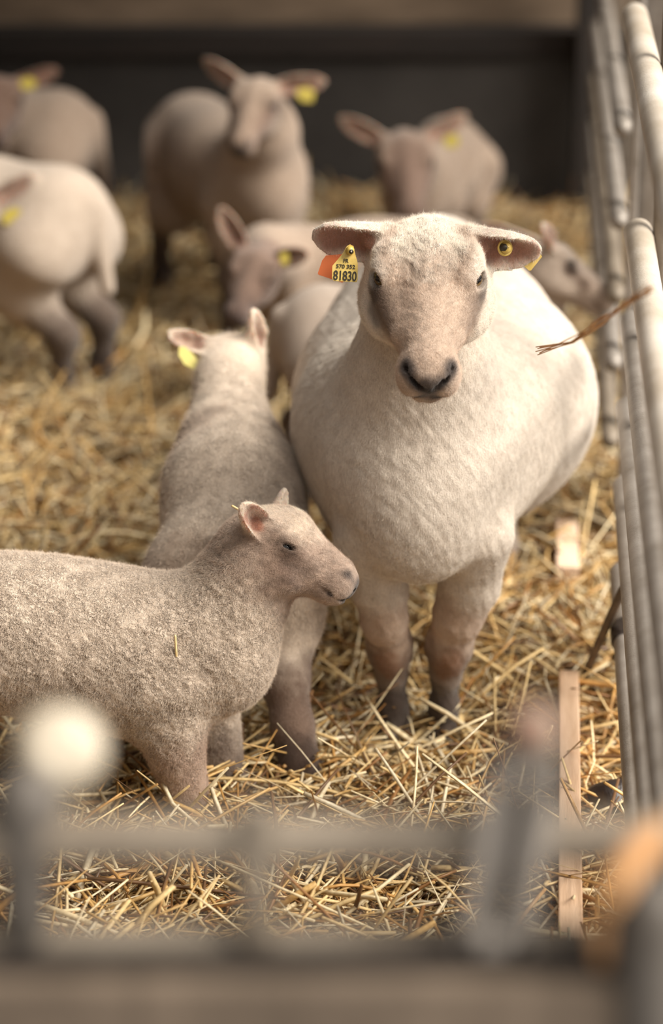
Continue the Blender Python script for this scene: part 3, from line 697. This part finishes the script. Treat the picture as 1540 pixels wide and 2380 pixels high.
# ================================================================== the lamb in profile at the front
def front_lamb():
    Y0 = 2.955
    def A(px, py, dy=0.0): return PY(px, py, Y0 + dy)
    B = Body((-0.75, 2.76, -0.03), (0.08, 3.14, 0.52), 0.0024)
    base = V3(-0.33, Y0, 0)
    X, Yv = V3(1, 0, 0), V3(0, 1, 0); k = pxm(Y0)
    B.rc(A(-260, 1490), A(20, 1470), 0.098, 0.096, 0.05, (Yv, 0.92))
    B.rc(A(20, 1470), A(170, 1488), 0.096, 0.096, 0.05, (Yv, 0.95))
    B.rc(A(170, 1488), A(330, 1522), 0.096, 0.101, 0.05, (Yv, 0.92))
    B.rc(A(330, 1522), A(470, 1512), 0.101, 0.090, 0.05, (Yv, 0.86))
    B.el(A(545, 1495), np.eye(3), V3(0.042, 0.060, 0.072), 0.05)
    B.chain([(A(490, 1455), 0.074), (A(550, 1385), 0.056), (A(585, 1320), 0.047), (A(608, 1268), 0.042)], 0.04, (Yv, 0.92))
    nl = [(A(392, 1600, -.035), .060), (A(394, 1680, -.042), .039), (A(412, 1760, -.045), .0300), (A(430, 1830, -.045), .0235), (A(436, 1872, -.047), .024)]
    fl = [(A(470, 1600, .05), .055), (A(497, 1690, .055), .030), (A(507, 1755, .055), .0265), (A(528, 1830, .055), .0205), (A(542, 1862, .05), .021)]
    for leg in (nl, fl):
        B.chain(leg, 0.03)
        h0 = leg[-1][0]; B.el(V3(h0[0] + .008, h0[1], 0.004), np.eye(3), V3(.028, .022, .024), .012)
        B.chain([(h0, .021), (V3(h0[0] + .004, h0[1], .02), .019)], .01)
    hx = A(-260, 1500)[0]
    for e in (-1, 1):
        B.chain([(V3(hx - .02, Y0 + e * .05, .25), .085), (V3(hx + .05, Y0 + e * .06, .17), .045), (V3(hx - .07, Y0 + e * .055, .105), .024), (V3(hx - .05, Y0 + e * .055, .03), .020), (V3(hx - .04, Y0 + e * .055, .004), .025)], .03)
    B.rc(V3(hx - .09, Y0, .28), V3(hx - .12, Y0, .15), .022, .014, .02)
    O = A(648, 1270)
    U = V3(0, SP, CP); nF = V3(0, -CP, SP)
    f = unit(X * 0.88 - U * 0.36 + nF * 0.20); u = unit(U * 0.88 + X * 0.36 + nF * 0.05)
    near = (-1, V3(-0.16, -0.72, 0.66), V3(0.80, -0.45, -0.30), 0.056, 0.022, 1.30, 0.0)
    far = (1, V3(0.42, 0.55, 0.62), V3(0.75, -0.5, -0.1), 0.052, 0.017, 1.0, 0.0)
    hp = head(B, O, f, u, 0.665, 0.85, 0.012, (near, far), True, 1.0, 0.75, 0.0, 0.028)
    L = hp['L']
    B.chain([(A(600, 1290), 0.044), (L(-0.05, 0, -0.02), 0.036)], 0.03)
    grey = np.array(rgb(150, 132, 120))
    hs = head_strokes(hp, np.array(rgb(188, 166, 150)), 0.6)
    def coat(v):
        st = [(L(-0.03, 0, -.02), L(0.16, 0, -.02), .055, .04, rgb(184, 162, 146), .85, .01),
              (L(0.01, -.05, -.01), L(0.03, -.055, -.03), .02, .03, rgb(136, 112, 96), .7, .012),
              (L(0.07, -.05, -.02), L(0.12, -.04, -.02), .012, .02, rgb(140, 118, 106), .7, .010),
              (L(0.12, -.04, -.02), L(0.18, -.03, -.02), .022, .02, rgb(118, 100, 92), .75, .010),
              (L(-.03, 0, .06), L(.02, 0, .05), .035, .02, rgb(232, 214, 196), .9, .006),
              (L(-.005, -.045, .034), L(.005, -.05, .03), .004, .012, rgb(96, 78, 66), .7, .004)] + hs
        for leg, c_ in ((nl, rgb(172, 142, 122)), (fl, BROWN)):
            st += [(leg[2][0], leg[4][0] + V3(0, 0, -.02), .03, .05, c_, .8, .015), (leg[3][0] + V3(0, 0, -.02), leg[4][0] + V3(0, 0, -.03), .02, .02, BROWN, .8, .01)]
        c = paint(v, LAMB, st + ear_strokes(hp, None, np.array(rgb(158, 102, 80))))
        w = region(v, [(L(-0.03, 0, 0.0), L(0.17, 0, -0.02), 0.07, 0.03)])[:, None]
        return c * (1 + w * (.16 * lumps(v, 55, 21) + .12 * lumps(v, 130, 22))[:, None])
    def wool(v):
        fac = region(v, [(L(0.0, 0, -0.01), L(0.19, 0, -0.02), 0.055, 0.03)]); ee = ear_region(hp)(v)
        lg = region(v, [(nl[3][0], nl[4][0], .03, .05), (fl[2][0], fl[4][0], .03, .05)])
        return np.clip(1 - fac, 0, 1) * (1 - ee) * (1 - 0.6 * lg)
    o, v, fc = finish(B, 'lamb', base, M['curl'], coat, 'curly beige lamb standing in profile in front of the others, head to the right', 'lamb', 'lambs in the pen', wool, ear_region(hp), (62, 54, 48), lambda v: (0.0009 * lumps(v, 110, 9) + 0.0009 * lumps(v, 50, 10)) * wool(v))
    def flen(p): return 0.0032 - 0.0004 * (1 - wool(p))
    def flow(p, n):
        w = region(p, [(L(-0.0, 0, 0), L(0.2, 0, -0.02), 0.05, 0.02)])[:, None]
        return w * (-f) * 0.9 + (1 - w) * V3(-0.2, 0, -0.5)
    def keep(p):
        nose = region(p, [(L(.2, 0, -.012), L(.19, 0, -.040), .018, .010)] + [(c_, c_, .0175 * .665, .005) for c_, *_ in B.eyes])
        return (p[:, 0] > -0.52) * (p[:, 1] < Y0 + 0.06) * (0.45 + 0.75 * region(p, [(L(-0.05, 0, 0), L(0.2, 0, -0.02), 0.08, 0.03)])) * (1 - .5 * ear_region(hp)(p)) * (1 - nose)
    fur('fur', B, v, fc, coat, o, base, 190000, flen, flow, 0.35, 0.00011, 6, keep)
    return o, hp
LAMB_A, LAMB_A_H = front_lamb()

# ================================================================== the lamb seen from behind
def back_lamb():
    B = Body((-0.30, 3.00, -0.02), (0.06, 3.75, 0.62), 0.0035)
    base = V3(-0.13, 3.3, 0); X = V3(1, 0, 0)
    rump, mid, sh, nk, nk2 = P(547, 1292, 3.40), P(542, 1140, 3.47), P(535, 1042, 3.56), P(533, 962, 3.62), P(531, 885, 3.66)
    B.rc(rump, mid, .100, .088, .05, (X, 1.06)); B.rc(mid, sh, .088, .070, .05, (X, 1.04))
    B.chain([(sh, .066), (nk, .049), (nk2, .046)], .04)
    B.rc(rump + V3(0, .06, -.02), sh + V3(0, .02, -.06), .085, .075, .05)
    for e in (-1, 1): B.el(rump + V3(e * .055, -.035, -.03), np.eye(3), V3(.058, .055, .095), .035)
    B.rc(rump + V3(-.012, -.09, .05), rump + V3(-.014, -.105, -.08), .020, .014, .014)
    rl = [(PZ(682, 1335, .27), .058), (PZ(682, 1440, .205), .036), (PZ(662, 1580, .135), .0285), (PZ(680, 1690, .075), .0245), (PZ(698, 1780, .03), .0225), (PZ(706, 1822, .008), .026)]
    ll = [(PZ(425, 1345, .27), .056), (PZ(425, 1450, .205), .036), (PZ(410, 1590, .135), .028), (PZ(400, 1700, .075), .024), (PZ(392, 1800, .03), .022), (PZ(388, 1838, .008), .025)]
    for leg in (rl, ll):
        B.chain(leg, .03); h0 = leg[-1][0]; B.el(V3(h0[0], h0[1] + .008, .002), np.eye(3), V3(.022, .03, .022), .012)
    for e in (-1, 1):
        s0 = V3(sh[0] + e * .055, sh[1] + .02, .27)
        B.chain([(s0, .052), (s0 + V3(0, 0, -.10), .028), (s0 + V3(0, .01, -.20), .020), (s0 + V3(0, .01, -.26), .022)], .03)
    f = V3(-0.10, 0.93, -0.32); u = V3(0.0, 0.32, 0.93)
    O = P(535, 838, 3.72)
    lft = (1, V3(-0.86, -0.10, 0.42), V3(0.15, -0.75, 0.5), 0.060, 0.021, 0.9, 0.0)
    rgt = (-1, V3(0.06, -0.25, 0.97), V3(0.85, -0.55, -0.1), 0.062, 0.021, 1.2, 0.0)
    hp = head(B, O, f, u, 0.66, 0.85, 0.012, (lft, rgt), False, 1.0)
    L = hp['L']
    B.chain([(nk2, .046), (L(-.05, 0, -.02), .046)], .03)
    def coat(v):
        st = [(sh + V3(.07, -.03, .0), sh + V3(.09, -.03, -.06), .02, .05, rgb(150, 126, 108), .6, .02), (sh + V3(-.05, -.05, .05), sh + V3(-.06, -.05, .0), .02, .05, rgb(160, 136, 118), .6, .02),
              (rump + V3(-.06, -.08, 0), rump + V3(-.05, -.1, -.1), .03, .05, rgb(166, 140, 120), .6, .02)]
        for leg in (rl, ll): st += [(leg[2][0] + V3(0, 0, -.02), leg[5][0], .035, .05, np.array(rgb(94, 69, 56)), .9, .015), (leg[4][0], leg[5][0], .03, .03, DARK, .8, .01)]
        return paint(v, LAMB * 1.12, st + ear_strokes(hp, None, np.array(rgb(140, 96, 78))))
    def wool(v): return 0.6 * np.clip(1 - region(v, [(rl[2][0], rl[5][0], .04, .05), (L(-.05, 0, 0), L(.1, 0, 0), .06, .03)]), 0, 1) * (1 - ear_region(hp)(v))
    o, v, fc = finish(B, 'lamb', base, M['curl'], coat, 'lamb seen from behind with ears up, right behind the lamb in profile', 'lamb', 'lambs in the pen', wool, ear_region(hp))
    fur('fur', B, v, fc, coat, o, base, 45000, lambda p: np.full(len(p), .005), lambda p, n: np.tile(V3(0, -.2, -.6), (len(p), 1)), .35, .00015, 8, lambda p: (p[:, 1] < 3.6) * 1.0)
    return o, hp
LAMB_B, LAMB_B_H = back_lamb()
# ================================================================== the lambs farther back
def lamb(label, base, heading, S, hd, legs=None, coat0=LAMB, h=0.006, fat=1.0, legc=BROWN, marks_and_shading=None, neck=None):
    """hd = (O, f, u, s, ears, mz); heading in degrees, 0 faces +x"""
    a = math.radians(heading); fx, fy = V3(math.cos(a), math.sin(a), 0), V3(-math.sin(a), math.cos(a), 0)
    base = np.asarray(base, float) * V3(1, 1, 0)
    T = lambda x, y, z: base + S * (fx * x + fy * y + V3(0, 0, z))
    O, f, u, s, ears, mz = hd; O = np.asarray(O, float)
    allp = np.array([T(-.36, 0, 0), T(.3, 0, .5), T(0, -.16, .5), T(0, .16, 0), O - .2 * s, O + .2 * s, O + unit(f) * .22 * s, O + V3(.12, .1, .14), O - V3(.14, .1, .1)])
    B = Body(allp.min(0) - .03, allp.max(0) + .03, h)
    B.rc(T(-.19, 0, .335), T(-.02, 0, .315), S * .098 * fat, S * .106 * fat, .05 * S, (fy, 1.02)); B.rc(T(-.02, 0, .315), T(.15, 0, .325), S * .106 * fat, S * .092 * fat, .05 * S, (fy, .98))
    B.el(T(.20, 0, .30), [fx, fy, V3(0, 0, 1)], S * V3(.075, .07, .085), .04 * S)
    nb = T(.19, 0, .365) if neck is None else neck
    back = O - unit(f) * .055 * s - unit(u) * .02 * s
    B.chain([(T(.16, 0, .335), S * .080), ((nb * .55 + back * .45), S * .060), (back, .052 * s)], .04 * S)
    F = [(.13, .27, .058), (.135, .20, .037), (.145, .125, .0235), (.142, .05, .0175), (.150, .008, .023)]
    H = [(-.19, .29, .085), (-.145, .215, .055), (-.245, .14, .026), (-.235, .05, .0185), (-.225, .008, .024)]
    hoofs = []
    for i, (ch, e) in enumerate(((F, 1), (F, -1), (H, 1), (H, -1))):
        sh = (legs or {}).get(i, 0.0)
        pts = [(T(x + sh * (1 - z / .29), e * (.055 + .01 * (ch is H)), z), S * r) for x, z, r in ch]
        B.chain(pts, .03 * S); B.el(pts[-1][0] + fx * .008 * S + V3(0, 0, -.006 * S), [fx, fy, V3(0, 0, 1)], S * V3(.03, .022, .022), .012 * S); hoofs.append(pts)
    B.rc(T(-.275, 0, .37), T(-.30, 0, .22), S * .022, S * .014, .02 * S)
    hp = head(B, O, f, u, s, mz, .024, ears, h < .004, 1.0)
    hs = head_strokes(hp, coat0 * V3(.72, .68, .66), .9)
    def coat(v):
        st = list(hs)
        for pts in hoofs: st += [(pts[2][0], pts[4][0], S * .03, S * .06, legc, .85, .015), (pts[3][0], pts[4][0], S * .03, S * .03, DARK, .8, .01)]
        if marks_and_shading: st += marks_and_shading(T, hp['L'])
        return paint(v, coat0, st + ear_strokes(hp, None, np.array(rgb(160, 124, 108))))
    o, v, fc = finish(B, 'lamb', base, M['fleece'], coat, label, 'lamb', 'lambs in the pen', lambda v: np.full(len(v), .35), ear_region(hp))
    return o, hp
U_ = V3(0, SP, CP); X_ = V3(1, 0, 0); N_ = V3(0, -CP, SP)                   # up, right and near, as the camera sees them
def dirv(x, u, n): return unit(X_ * x + U_ * u + N_ * n)
BROWNISH = np.array(rgb(180, 160, 143))
# standing behind the ewe, its head out to the right of her
LAMB_D, LAMB_D_H = lamb('pale lamb standing behind the ewe, its head out beside the metal hurdle', V3(.170, 4.22, 0), 2, .95,
     (P(1300, 618, 4.28), dirv(.84, -.52, .05), dirv(.52, .84, .05), .60,
      ((1, dirv(-.92, .36, -.1), dirv(-.1, -.5, .9), .130, .028, 1.0, 0.0), (-1, dirv(-.2, .55, .75), dirv(.8, .1, .5), .060, .022, 1.2, 0.0)), 1.0), None, np.array(rgb(210, 193, 178)), .0045)
# head low between the others
LAMB_E, LAMB_E_H = lamb('small lamb with lowered dark face, standing behind the lamb seen from behind', V3(.06, 4.74, 0), 186, .95,
     (P(592, 632, 4.62), dirv(-.34, -.80, .50), dirv(-.05, .50, .86), .66,
      ((1, dirv(.80, .10, .55), dirv(-.2, -.3, .9), .062, .026, 1.0, 0.0), (-1, dirv(-.50, .84, .1), dirv(-.2, -.1, .97), .088, .027, 1.0, 0.0)), .9), None, BROWNISH, .0045,
     marks_and_shading=lambda T, L: [(L(-.02, 0, 0), L(.17, 0, -.02), .06, .04, rgb(132, 108, 96), .8, .01), (L(.15, 0, -.02), L(.19, 0, -.02), .02, .02, rgb(92, 78, 74), .8, .01)])
gb = PZ(415, 695, 0) + V3(.135, -.19, 0)
LAMB_G, LAMB_G_H = lamb('tall lamb by the back wall looking at the camera, ears spread wide', gb, -66, 1.15,
     (P(592, 238, 5.14), dirv(-.24, -.78, .58), dirv(-.1, .58, .80), .74,
      ((1, dirv(.97, .10, .05), dirv(.05, -.35, .93), 0.100, .031, 1.0, 0.05), (-1, dirv(-.80, .52, -.25), dirv(-.3, -.5, .8), .097, .028, 1.0, 0.0)), .92), None, BROWNISH, .006,
     legc=np.array(rgb(72, 54, 44)), marks_and_shading=lambda T, L: [(L(.02, e * .06, .012), L(.03, e * .058, .0), .012, .02, rgb(96, 76, 66), .85, .004) for e in (1, -1)] +
     [(L(.05, .045, -.01), L(.15, .04, -.03), .012, .025, rgb(150, 126, 112), .7, .004), (L(.05, -.045, -.01), L(.15, -.04, -.03), .014, .03, rgb(104, 84, 72), .85, .004),  # muzzle darker on its shadow side, shading put into the coat
      (L(.17, -.03, -.03), L(.15, -.02, -.06), .012, .02, rgb(92, 72, 64), .8, .004), (T(.0, -.12, .3), T(-.2, -.12, .3), .05, .08, rgb(150, 128, 114), .6, .02)])  # chin shadow and shaded flank painted into the coat colour
LAMB_H, LAMB_H_H = lamb('lamb with its head lowered, standing behind the head of the ewe', V3(.245, 5.72, 0), -104, .92,
     (P(942, 372, 5.42), dirv(.06, -.84, .52), dirv(0.0, .52, .84), .88,
      ((1, dirv(.86, .48, .05), dirv(.05, -.4, .9), .100, .030, 1.0, 0.0), (-1, dirv(-.86, .42, .05), dirv(-.05, -.4, .9), .104, .030, 1.0, 0.0)), .95), None, BROWNISH, .006,
     marks_and_shading=lambda T, L: [(L(-.0, 0, 0), L(.17, 0, -.02), .05, .04, rgb(126, 102, 90), .8, .01), (L(.17, 0, -.02), L(.19, 0, -.03), .02, .02, rgb(80, 68, 64), .85, .006)] +
     [(L(.02, e * .06, .012), L(.03, e * .058, .0), .012, .02, rgb(76, 60, 52), .85, .004) for e in (1, -1)])
LAMB_I, LAMB_I_H = lamb('lamb with dark legs at the edge of the pen, rump to the right', PZ(-40, 884, 0), 150, 1.12,
     (P(-70, 505, 4.92), dirv(-.80, -.40, .45), dirv(-.3, .85, .4), .80,
      ((1, dirv(.82, .50, .25), dirv(-.2, -.4, .9), .100, .030, 1.0, 0.0), (-1, dirv(-.8, .4, .1), dirv(-.05, -.4, .9), .10, .030, 1.0, 0.0)), .95), {0: -.03, 1: -.05}, np.array(rgb(204, 188, 172)), .006, 1.06,
     np.array(rgb(66, 49, 41)), neck=P(-120, 480, 5.0))
LAMB_J, LAMB_J_H = lamb('lamb standing beyond the lamb with dark legs, only its back and rump showing', V3(-.88, 5.80, 0), 174, 1.12,
     (P(-330, 300, 5.8), dirv(-.84, -.5, .1), dirv(-.5, .84, .1), .80,
      ((1, dirv(.3, .5, .6), dirv(-.6, 0, .6), .100, .030, 1.0, 0.0), (-1, dirv(.3, .5, -.6), dirv(-.6, 0, -.6), .10, .030, 1.0, 0.0)), .95), None, BROWNISH, .007, 1.03)
LAMB_K, LAMB_K_H = lamb('dark brown lamb face at the edge of the pen, beside the back of another lamb', V3(-1.45, 5.45, 0), 5, 1.12,
     (P(-8, 232, 5.42), dirv(.05, -.65, .70), dirv(.05, .72, .65), .80,
      ((1, dirv(.90, .25, .1), dirv(-.05, -.4, .9), .095, .028, 1.0, 0.0), (-1, dirv(-.86, .42, .05), dirv(-.05, -.4, .9), .10, .030, 1.0, 0.0)), .95), None, np.array(rgb(120, 96, 82)), .007)
# ================================================================== ear tags, and the small things lying about
CAMP = V3(0, 0, CH); FWD = V3(0, CP, -SP)
def depth(p): return float((np.asarray(p) - CAMP) @ FWD)
def plate(name, outline, d, mat, parent, base, th=0.0016, lean=(0.0, 0.0)):
    """thin plastic plate with the given outline"""
    c = np.mean(outline, 0); n = len(outline)
    pts = [P(x, y, d + lean[0] * (x - c[0]) + lean[1] * (y - c[1])) - base for x, y in outline]
    fr = [p - FWD * th / 2 for p in pts]; bk = [p + FWD * th / 2 for p in pts]
    import bmesh
    bm = bmesh.new(); a = [bm.verts.new(p) for p in fr]; b = [bm.verts.new(p) for p in bk]
    bm.faces.new(a); bm.faces.new(b[::-1])
    for i in range(n): bm.faces.new((a[i], b[i], b[(i + 1) % n], a[(i + 1) % n]))
    bmesh.ops.recalc_face_normals(bm, faces=bm.faces[:])
    me = bpy.data.meshes.new(name); bm.to_mesh(me); bm.free()
    return put(name, me, M[mat], parent)
def disc(name, px, py, d, r, h, mat, parent, base, axis=None, ring=None):
    ax_ = unit(FWD if axis is None else axis); c = P(px, py, d) - base
    if ring:
        a = unit(np.cross(ax_, V3(0, 0, 1))); b = np.cross(ax_, a); pts = [c + (a * math.cos(t) + b * math.sin(t)) * r for t in np.linspace(0, 2 * math.pi, 33)]
        v, f = tube_np(pts, ring, 10, False)
    else:
        v, f = tube_np([c - ax_ * h, c, c + ax_ * h], [r * .9, r, r * .9], 20)
    return put(name, np_mesh(name, v, f), M[mat], parent)
def writing(name, txt, px, py, hpx, wpx, d, mat, parent, base, rot=0.0):
    cu = bpy.data.curves.new(name, 'FONT'); cu.body = txt; cu.align_x = 'CENTER'; cu.align_y = 'CENTER'; cu.size = 1.0; cu.extrude = 0.01; cu.offset = 0.018
    tmp = bpy.data.objects.new(name, cu); COL.objects.link(tmp); bpy.context.view_layer.update()
    me = bpy.data.meshes.new_from_object(tmp.evaluated_get(bpy.context.evaluated_depsgraph_get())); bpy.data.objects.remove(tmp)
    v = np.array([q.co[:] for q in me.vertices]); mn, mx = v.min(0), v.max(0); v = (v - (mn + mx) / 2) / (mx - mn)
    cr, sr = math.cos(rot), math.sin(rot)
    for q, (x, y, z) in zip(me.vertices, v):
        X0, Y0 = x * wpx, -y * hpx
        q.co = Vector(P(px + X0 * cr - Y0 * sr, py + X0 * sr + Y0 * cr, d - z * 0.0004) - base)
    me.name = name
    return put(name, me, M[mat], parent)
eb = EWE_BASE
# the numbered yellow tag in the ear at the left
dL = depth(EWE_H['ear', -1][0] + EWE_H['ear', -1][1] * .05) - 0.020
tg_ = plate('ear_tag', [(806, 572), (813, 568), (821, 572), (825, 590), (831, 612), (831, 650), (828, 656), (775, 653), (771, 647), (772, 618), (794, 592), (801, 580)], dL, 'yellow', EWE, eb, 0.0018); tg_['label'] = 'yellow plastic tag printed with a number'
disc('button', 813, 582, dL - .004, .0058, .003, 'yellow', tg_, eb); disc('button_ring', 815, 584, dL - .0085, .0036, .001, 'black', tg_, eb); disc('pin', 815.5, 584.5, dL - .0100, .0020, .001, 'pale_cap', tg_, eb)
writing('print', 'FR', 804, 606, 9, 12, dL - .0014, 'black', tg_, eb, .03)
writing('print', '570 352', 803, 619.5, 9.5, 44, dL - .0014, 'black', tg_, eb, .05)
writing('print', '81830', 801.5, 641, 23, 54, dL - .0014, 'black', tg_, eb, .06)
dB = depth(EWE_H['ear', -1][0]) + 0.010
o = plate('ear_tag', [(757, 594), (748, 606), (738, 636), (741, 639), (795, 657), (800, 654), (806, 610), (800, 590)], dB, 'orange', EWE, eb, 0.0018); o['label'] = 'orange plastic tag behind the ear'
# round button tag in the other ear
bR, aR, cR, _, _ = EWE_H['ear', 1]
dR = depth(bR + aR * .04) - 0.012
axr = unit(FWD + V3(-.45, 0, .1))
bt = disc('ear_tag', 1173, 576, dR, .0092, .0016, 'yellow', EWE, eb, axr); bt['label'] = 'round yellow button tag'
disc('rim', 1173, 576, dR - .0010, .0092, 0, 'yellow', bt, eb, axr, .0018); disc('button', 1168.5, 575, dR - .004, .0056, .003, 'black', bt, eb, axr)
o = plate('ear_tag', [(1205, 585), (1256, 592), (1259, 597), (1233, 629), (1229, 629), (1200, 604)], depth(bR + aR * .07) + 0.014, 'yellow', EWE, eb, 0.0018); o['label'] = 'yellow plastic tag behind the ear'
def lamb_tag(lo, d, outline, mat='yellow'):
    return plate('ear_tag', outline, d, mat, lo, V3(*lo.location), 0.0018)
hb_ = LAMB_B_H['ear', 1]
M['pale_yellow'] = simple('pale_yellow_plastic', rgb(238, 228, 140), 0.45)
lamb_tag(LAMB_B, depth(hb_[0] + hb_[1] * .03) - .018, [(416, 806), (430, 806), (446, 820), (474, 856), (477, 866), (468, 868), (428, 847), (415, 826)], 'pale_yellow')
for lo, hpx, e, out in ((LAMB_G, LAMB_G_H, 1, [(692, 206), (716, 202), (732, 214), (726, 238), (700, 236), (688, 220)]),
                        (LAMB_H, LAMB_H_H, 1, [(1034, 318), (1056, 310), (1068, 322), (1062, 342), (1040, 344), (1030, 332)]),
                        (LAMB_E, LAMB_E_H, 1, [(650, 588), (668, 586), (672, 606), (664, 618), (652, 612)]),
                        (LAMB_I, LAMB_I_H, 1, [(10, 492), (34, 482), (50, 490), (40, 510), (12, 524), (4, 512)]),
                        (LAMB_K, LAMB_K_H, 1, [(48, 186), (70, 178), (86, 190), (78, 208), (54, 208), (46, 198)])):
    b0, a0, c0, L0, W0 = hpx['ear', e]
    lamb_tag(lo, depth(b0 + a0 * L0 * .5) - .03, out, 'dull_yellow')

M['plank_sunlit'] = simple('sunlit_softwood', rgb(236, 210, 186), 0.6, 0.0, rgb(214, 180, 150), 6)  # paler copy of the plank wood, sunlight put into its colour
# sawn planks half buried in the straw
def plank(p0, p1, w, th, z, label, mat='plank'):
    a, b = PZ(*p0, z), PZ(*p1, z); d = unit(b - a); s_ = unit(np.cross(d, V3(0, 0, 1)))
    o = box('wooden_plank', (a + b) / 2, (w, np.linalg.norm(b - a), th), M[mat], None, [s_, d, np.cross(s_, d)], 0.002)
    return tag(o, label, 'plank')
plank((1324, 2230), (1320, 1600), 0.029, 0.060, 0.034, 'pale sawn plank lying in the straw behind the gate latch')
plank((1318, 1350), (1316, 1235), 0.037, 0.050, 0.036, 'short pale plank end poking out of the straw beside the belly of the ewe', 'plank_sunlit')
# bent rod leaning on the hurdle
o = tube('metal_rod', [PZ(1346, 1602, .0), PZ(1362, 1562, .05), PZ(1392, 1492, .13), PZ(1424, 1420, .21), PZ(1444, 1375, .255), PZ(1466, 1338, .285)], 0.0062, M['rod'])
tag(o, 'thin dark bent rod leaning from the straw against the hurdle', 'rod')
# dung
db = PZ(1420, 1842, .040); DB = Body(db - .06, db + .06, .003)
for dx, dy, dz, r in ((0, 0, .0, .020), (.016, .006, .004, .016), (-.017, .004, -.004, .016), (.004, -.014, -.010, .018), (0, .004, -.020, .022)):
    DB.el(db + V3(dx, dy, dz), np.eye(3), V3(r, r, r * .8), .008)
v, f = DB.mesh(); o = put('dung_clump', np_mesh('dung_clump', v - db, f), M['dung'], None, db); tag(o, 'dark clump of dung in the straw beside the lowest tube of the hurdle', 'dung')
# wisp of hay caught on the hurdle
M['hay'] = simple('dry_hay', rgb(214, 172, 122), 0.7, 0.0, rgb(180, 132, 86), 40)
vs, fs, n0 = [], [], 0
for i in range(7):
    r_ = np.random.default_rng(40 + i); j = lambda s_: r_.normal(0, s_)
    pts = [P(1252 + j(6), 815 + j(8), 3.00), P(1330 + j(5), 790 + j(6), 2.85), P(1400 + j(5), 748 + j(6), 2.70), P(1452 + j(6), 708 + j(6), 2.60), P(1515 + j(8), 672 + j(8), 2.52)]
    v, f = tube_np(pts, .0007, 6); vs.append(v); fs.append(f + n0); n0 += len(v)
o = put('hay_wisp', np_mesh('hay_wisp', np.concatenate(vs), np.concatenate(fs)), M['hay']); tag(o, 'thin brown wisp of hay caught between the tubes of the hurdle', 'hay')
# stalks sticking to the wool
M['stalk'] = simple('straw_stalk', rgb(236, 214, 164), 0.5, 0.0, rgb(206, 174, 112), 80)
for a, b, Yq, lab in (((407, 1478), (410, 1528), 2.955 - .089, 'short straw stalk stuck upright in the wool on the shoulder of the profile lamb'),
                      ((126, 1561), (143, 1559), 2.955 - .094, 'tiny straw scrap stuck in the wool on the flank of the profile lamb'),
                      ((540, 1176), (566, 1190), 2.955 - .04, 'straw stalk behind the near ear of the profile lamb')):
    p, q = PY(*a, Yq), PY(*b, Yq)
    o = tube('straw_stalk', [p, (p + q) / 2 + V3(0, -.001, 0), q], .0016, M['stalk'], None, (0, 0, 0), 8); tag(o, lab, 'straw')
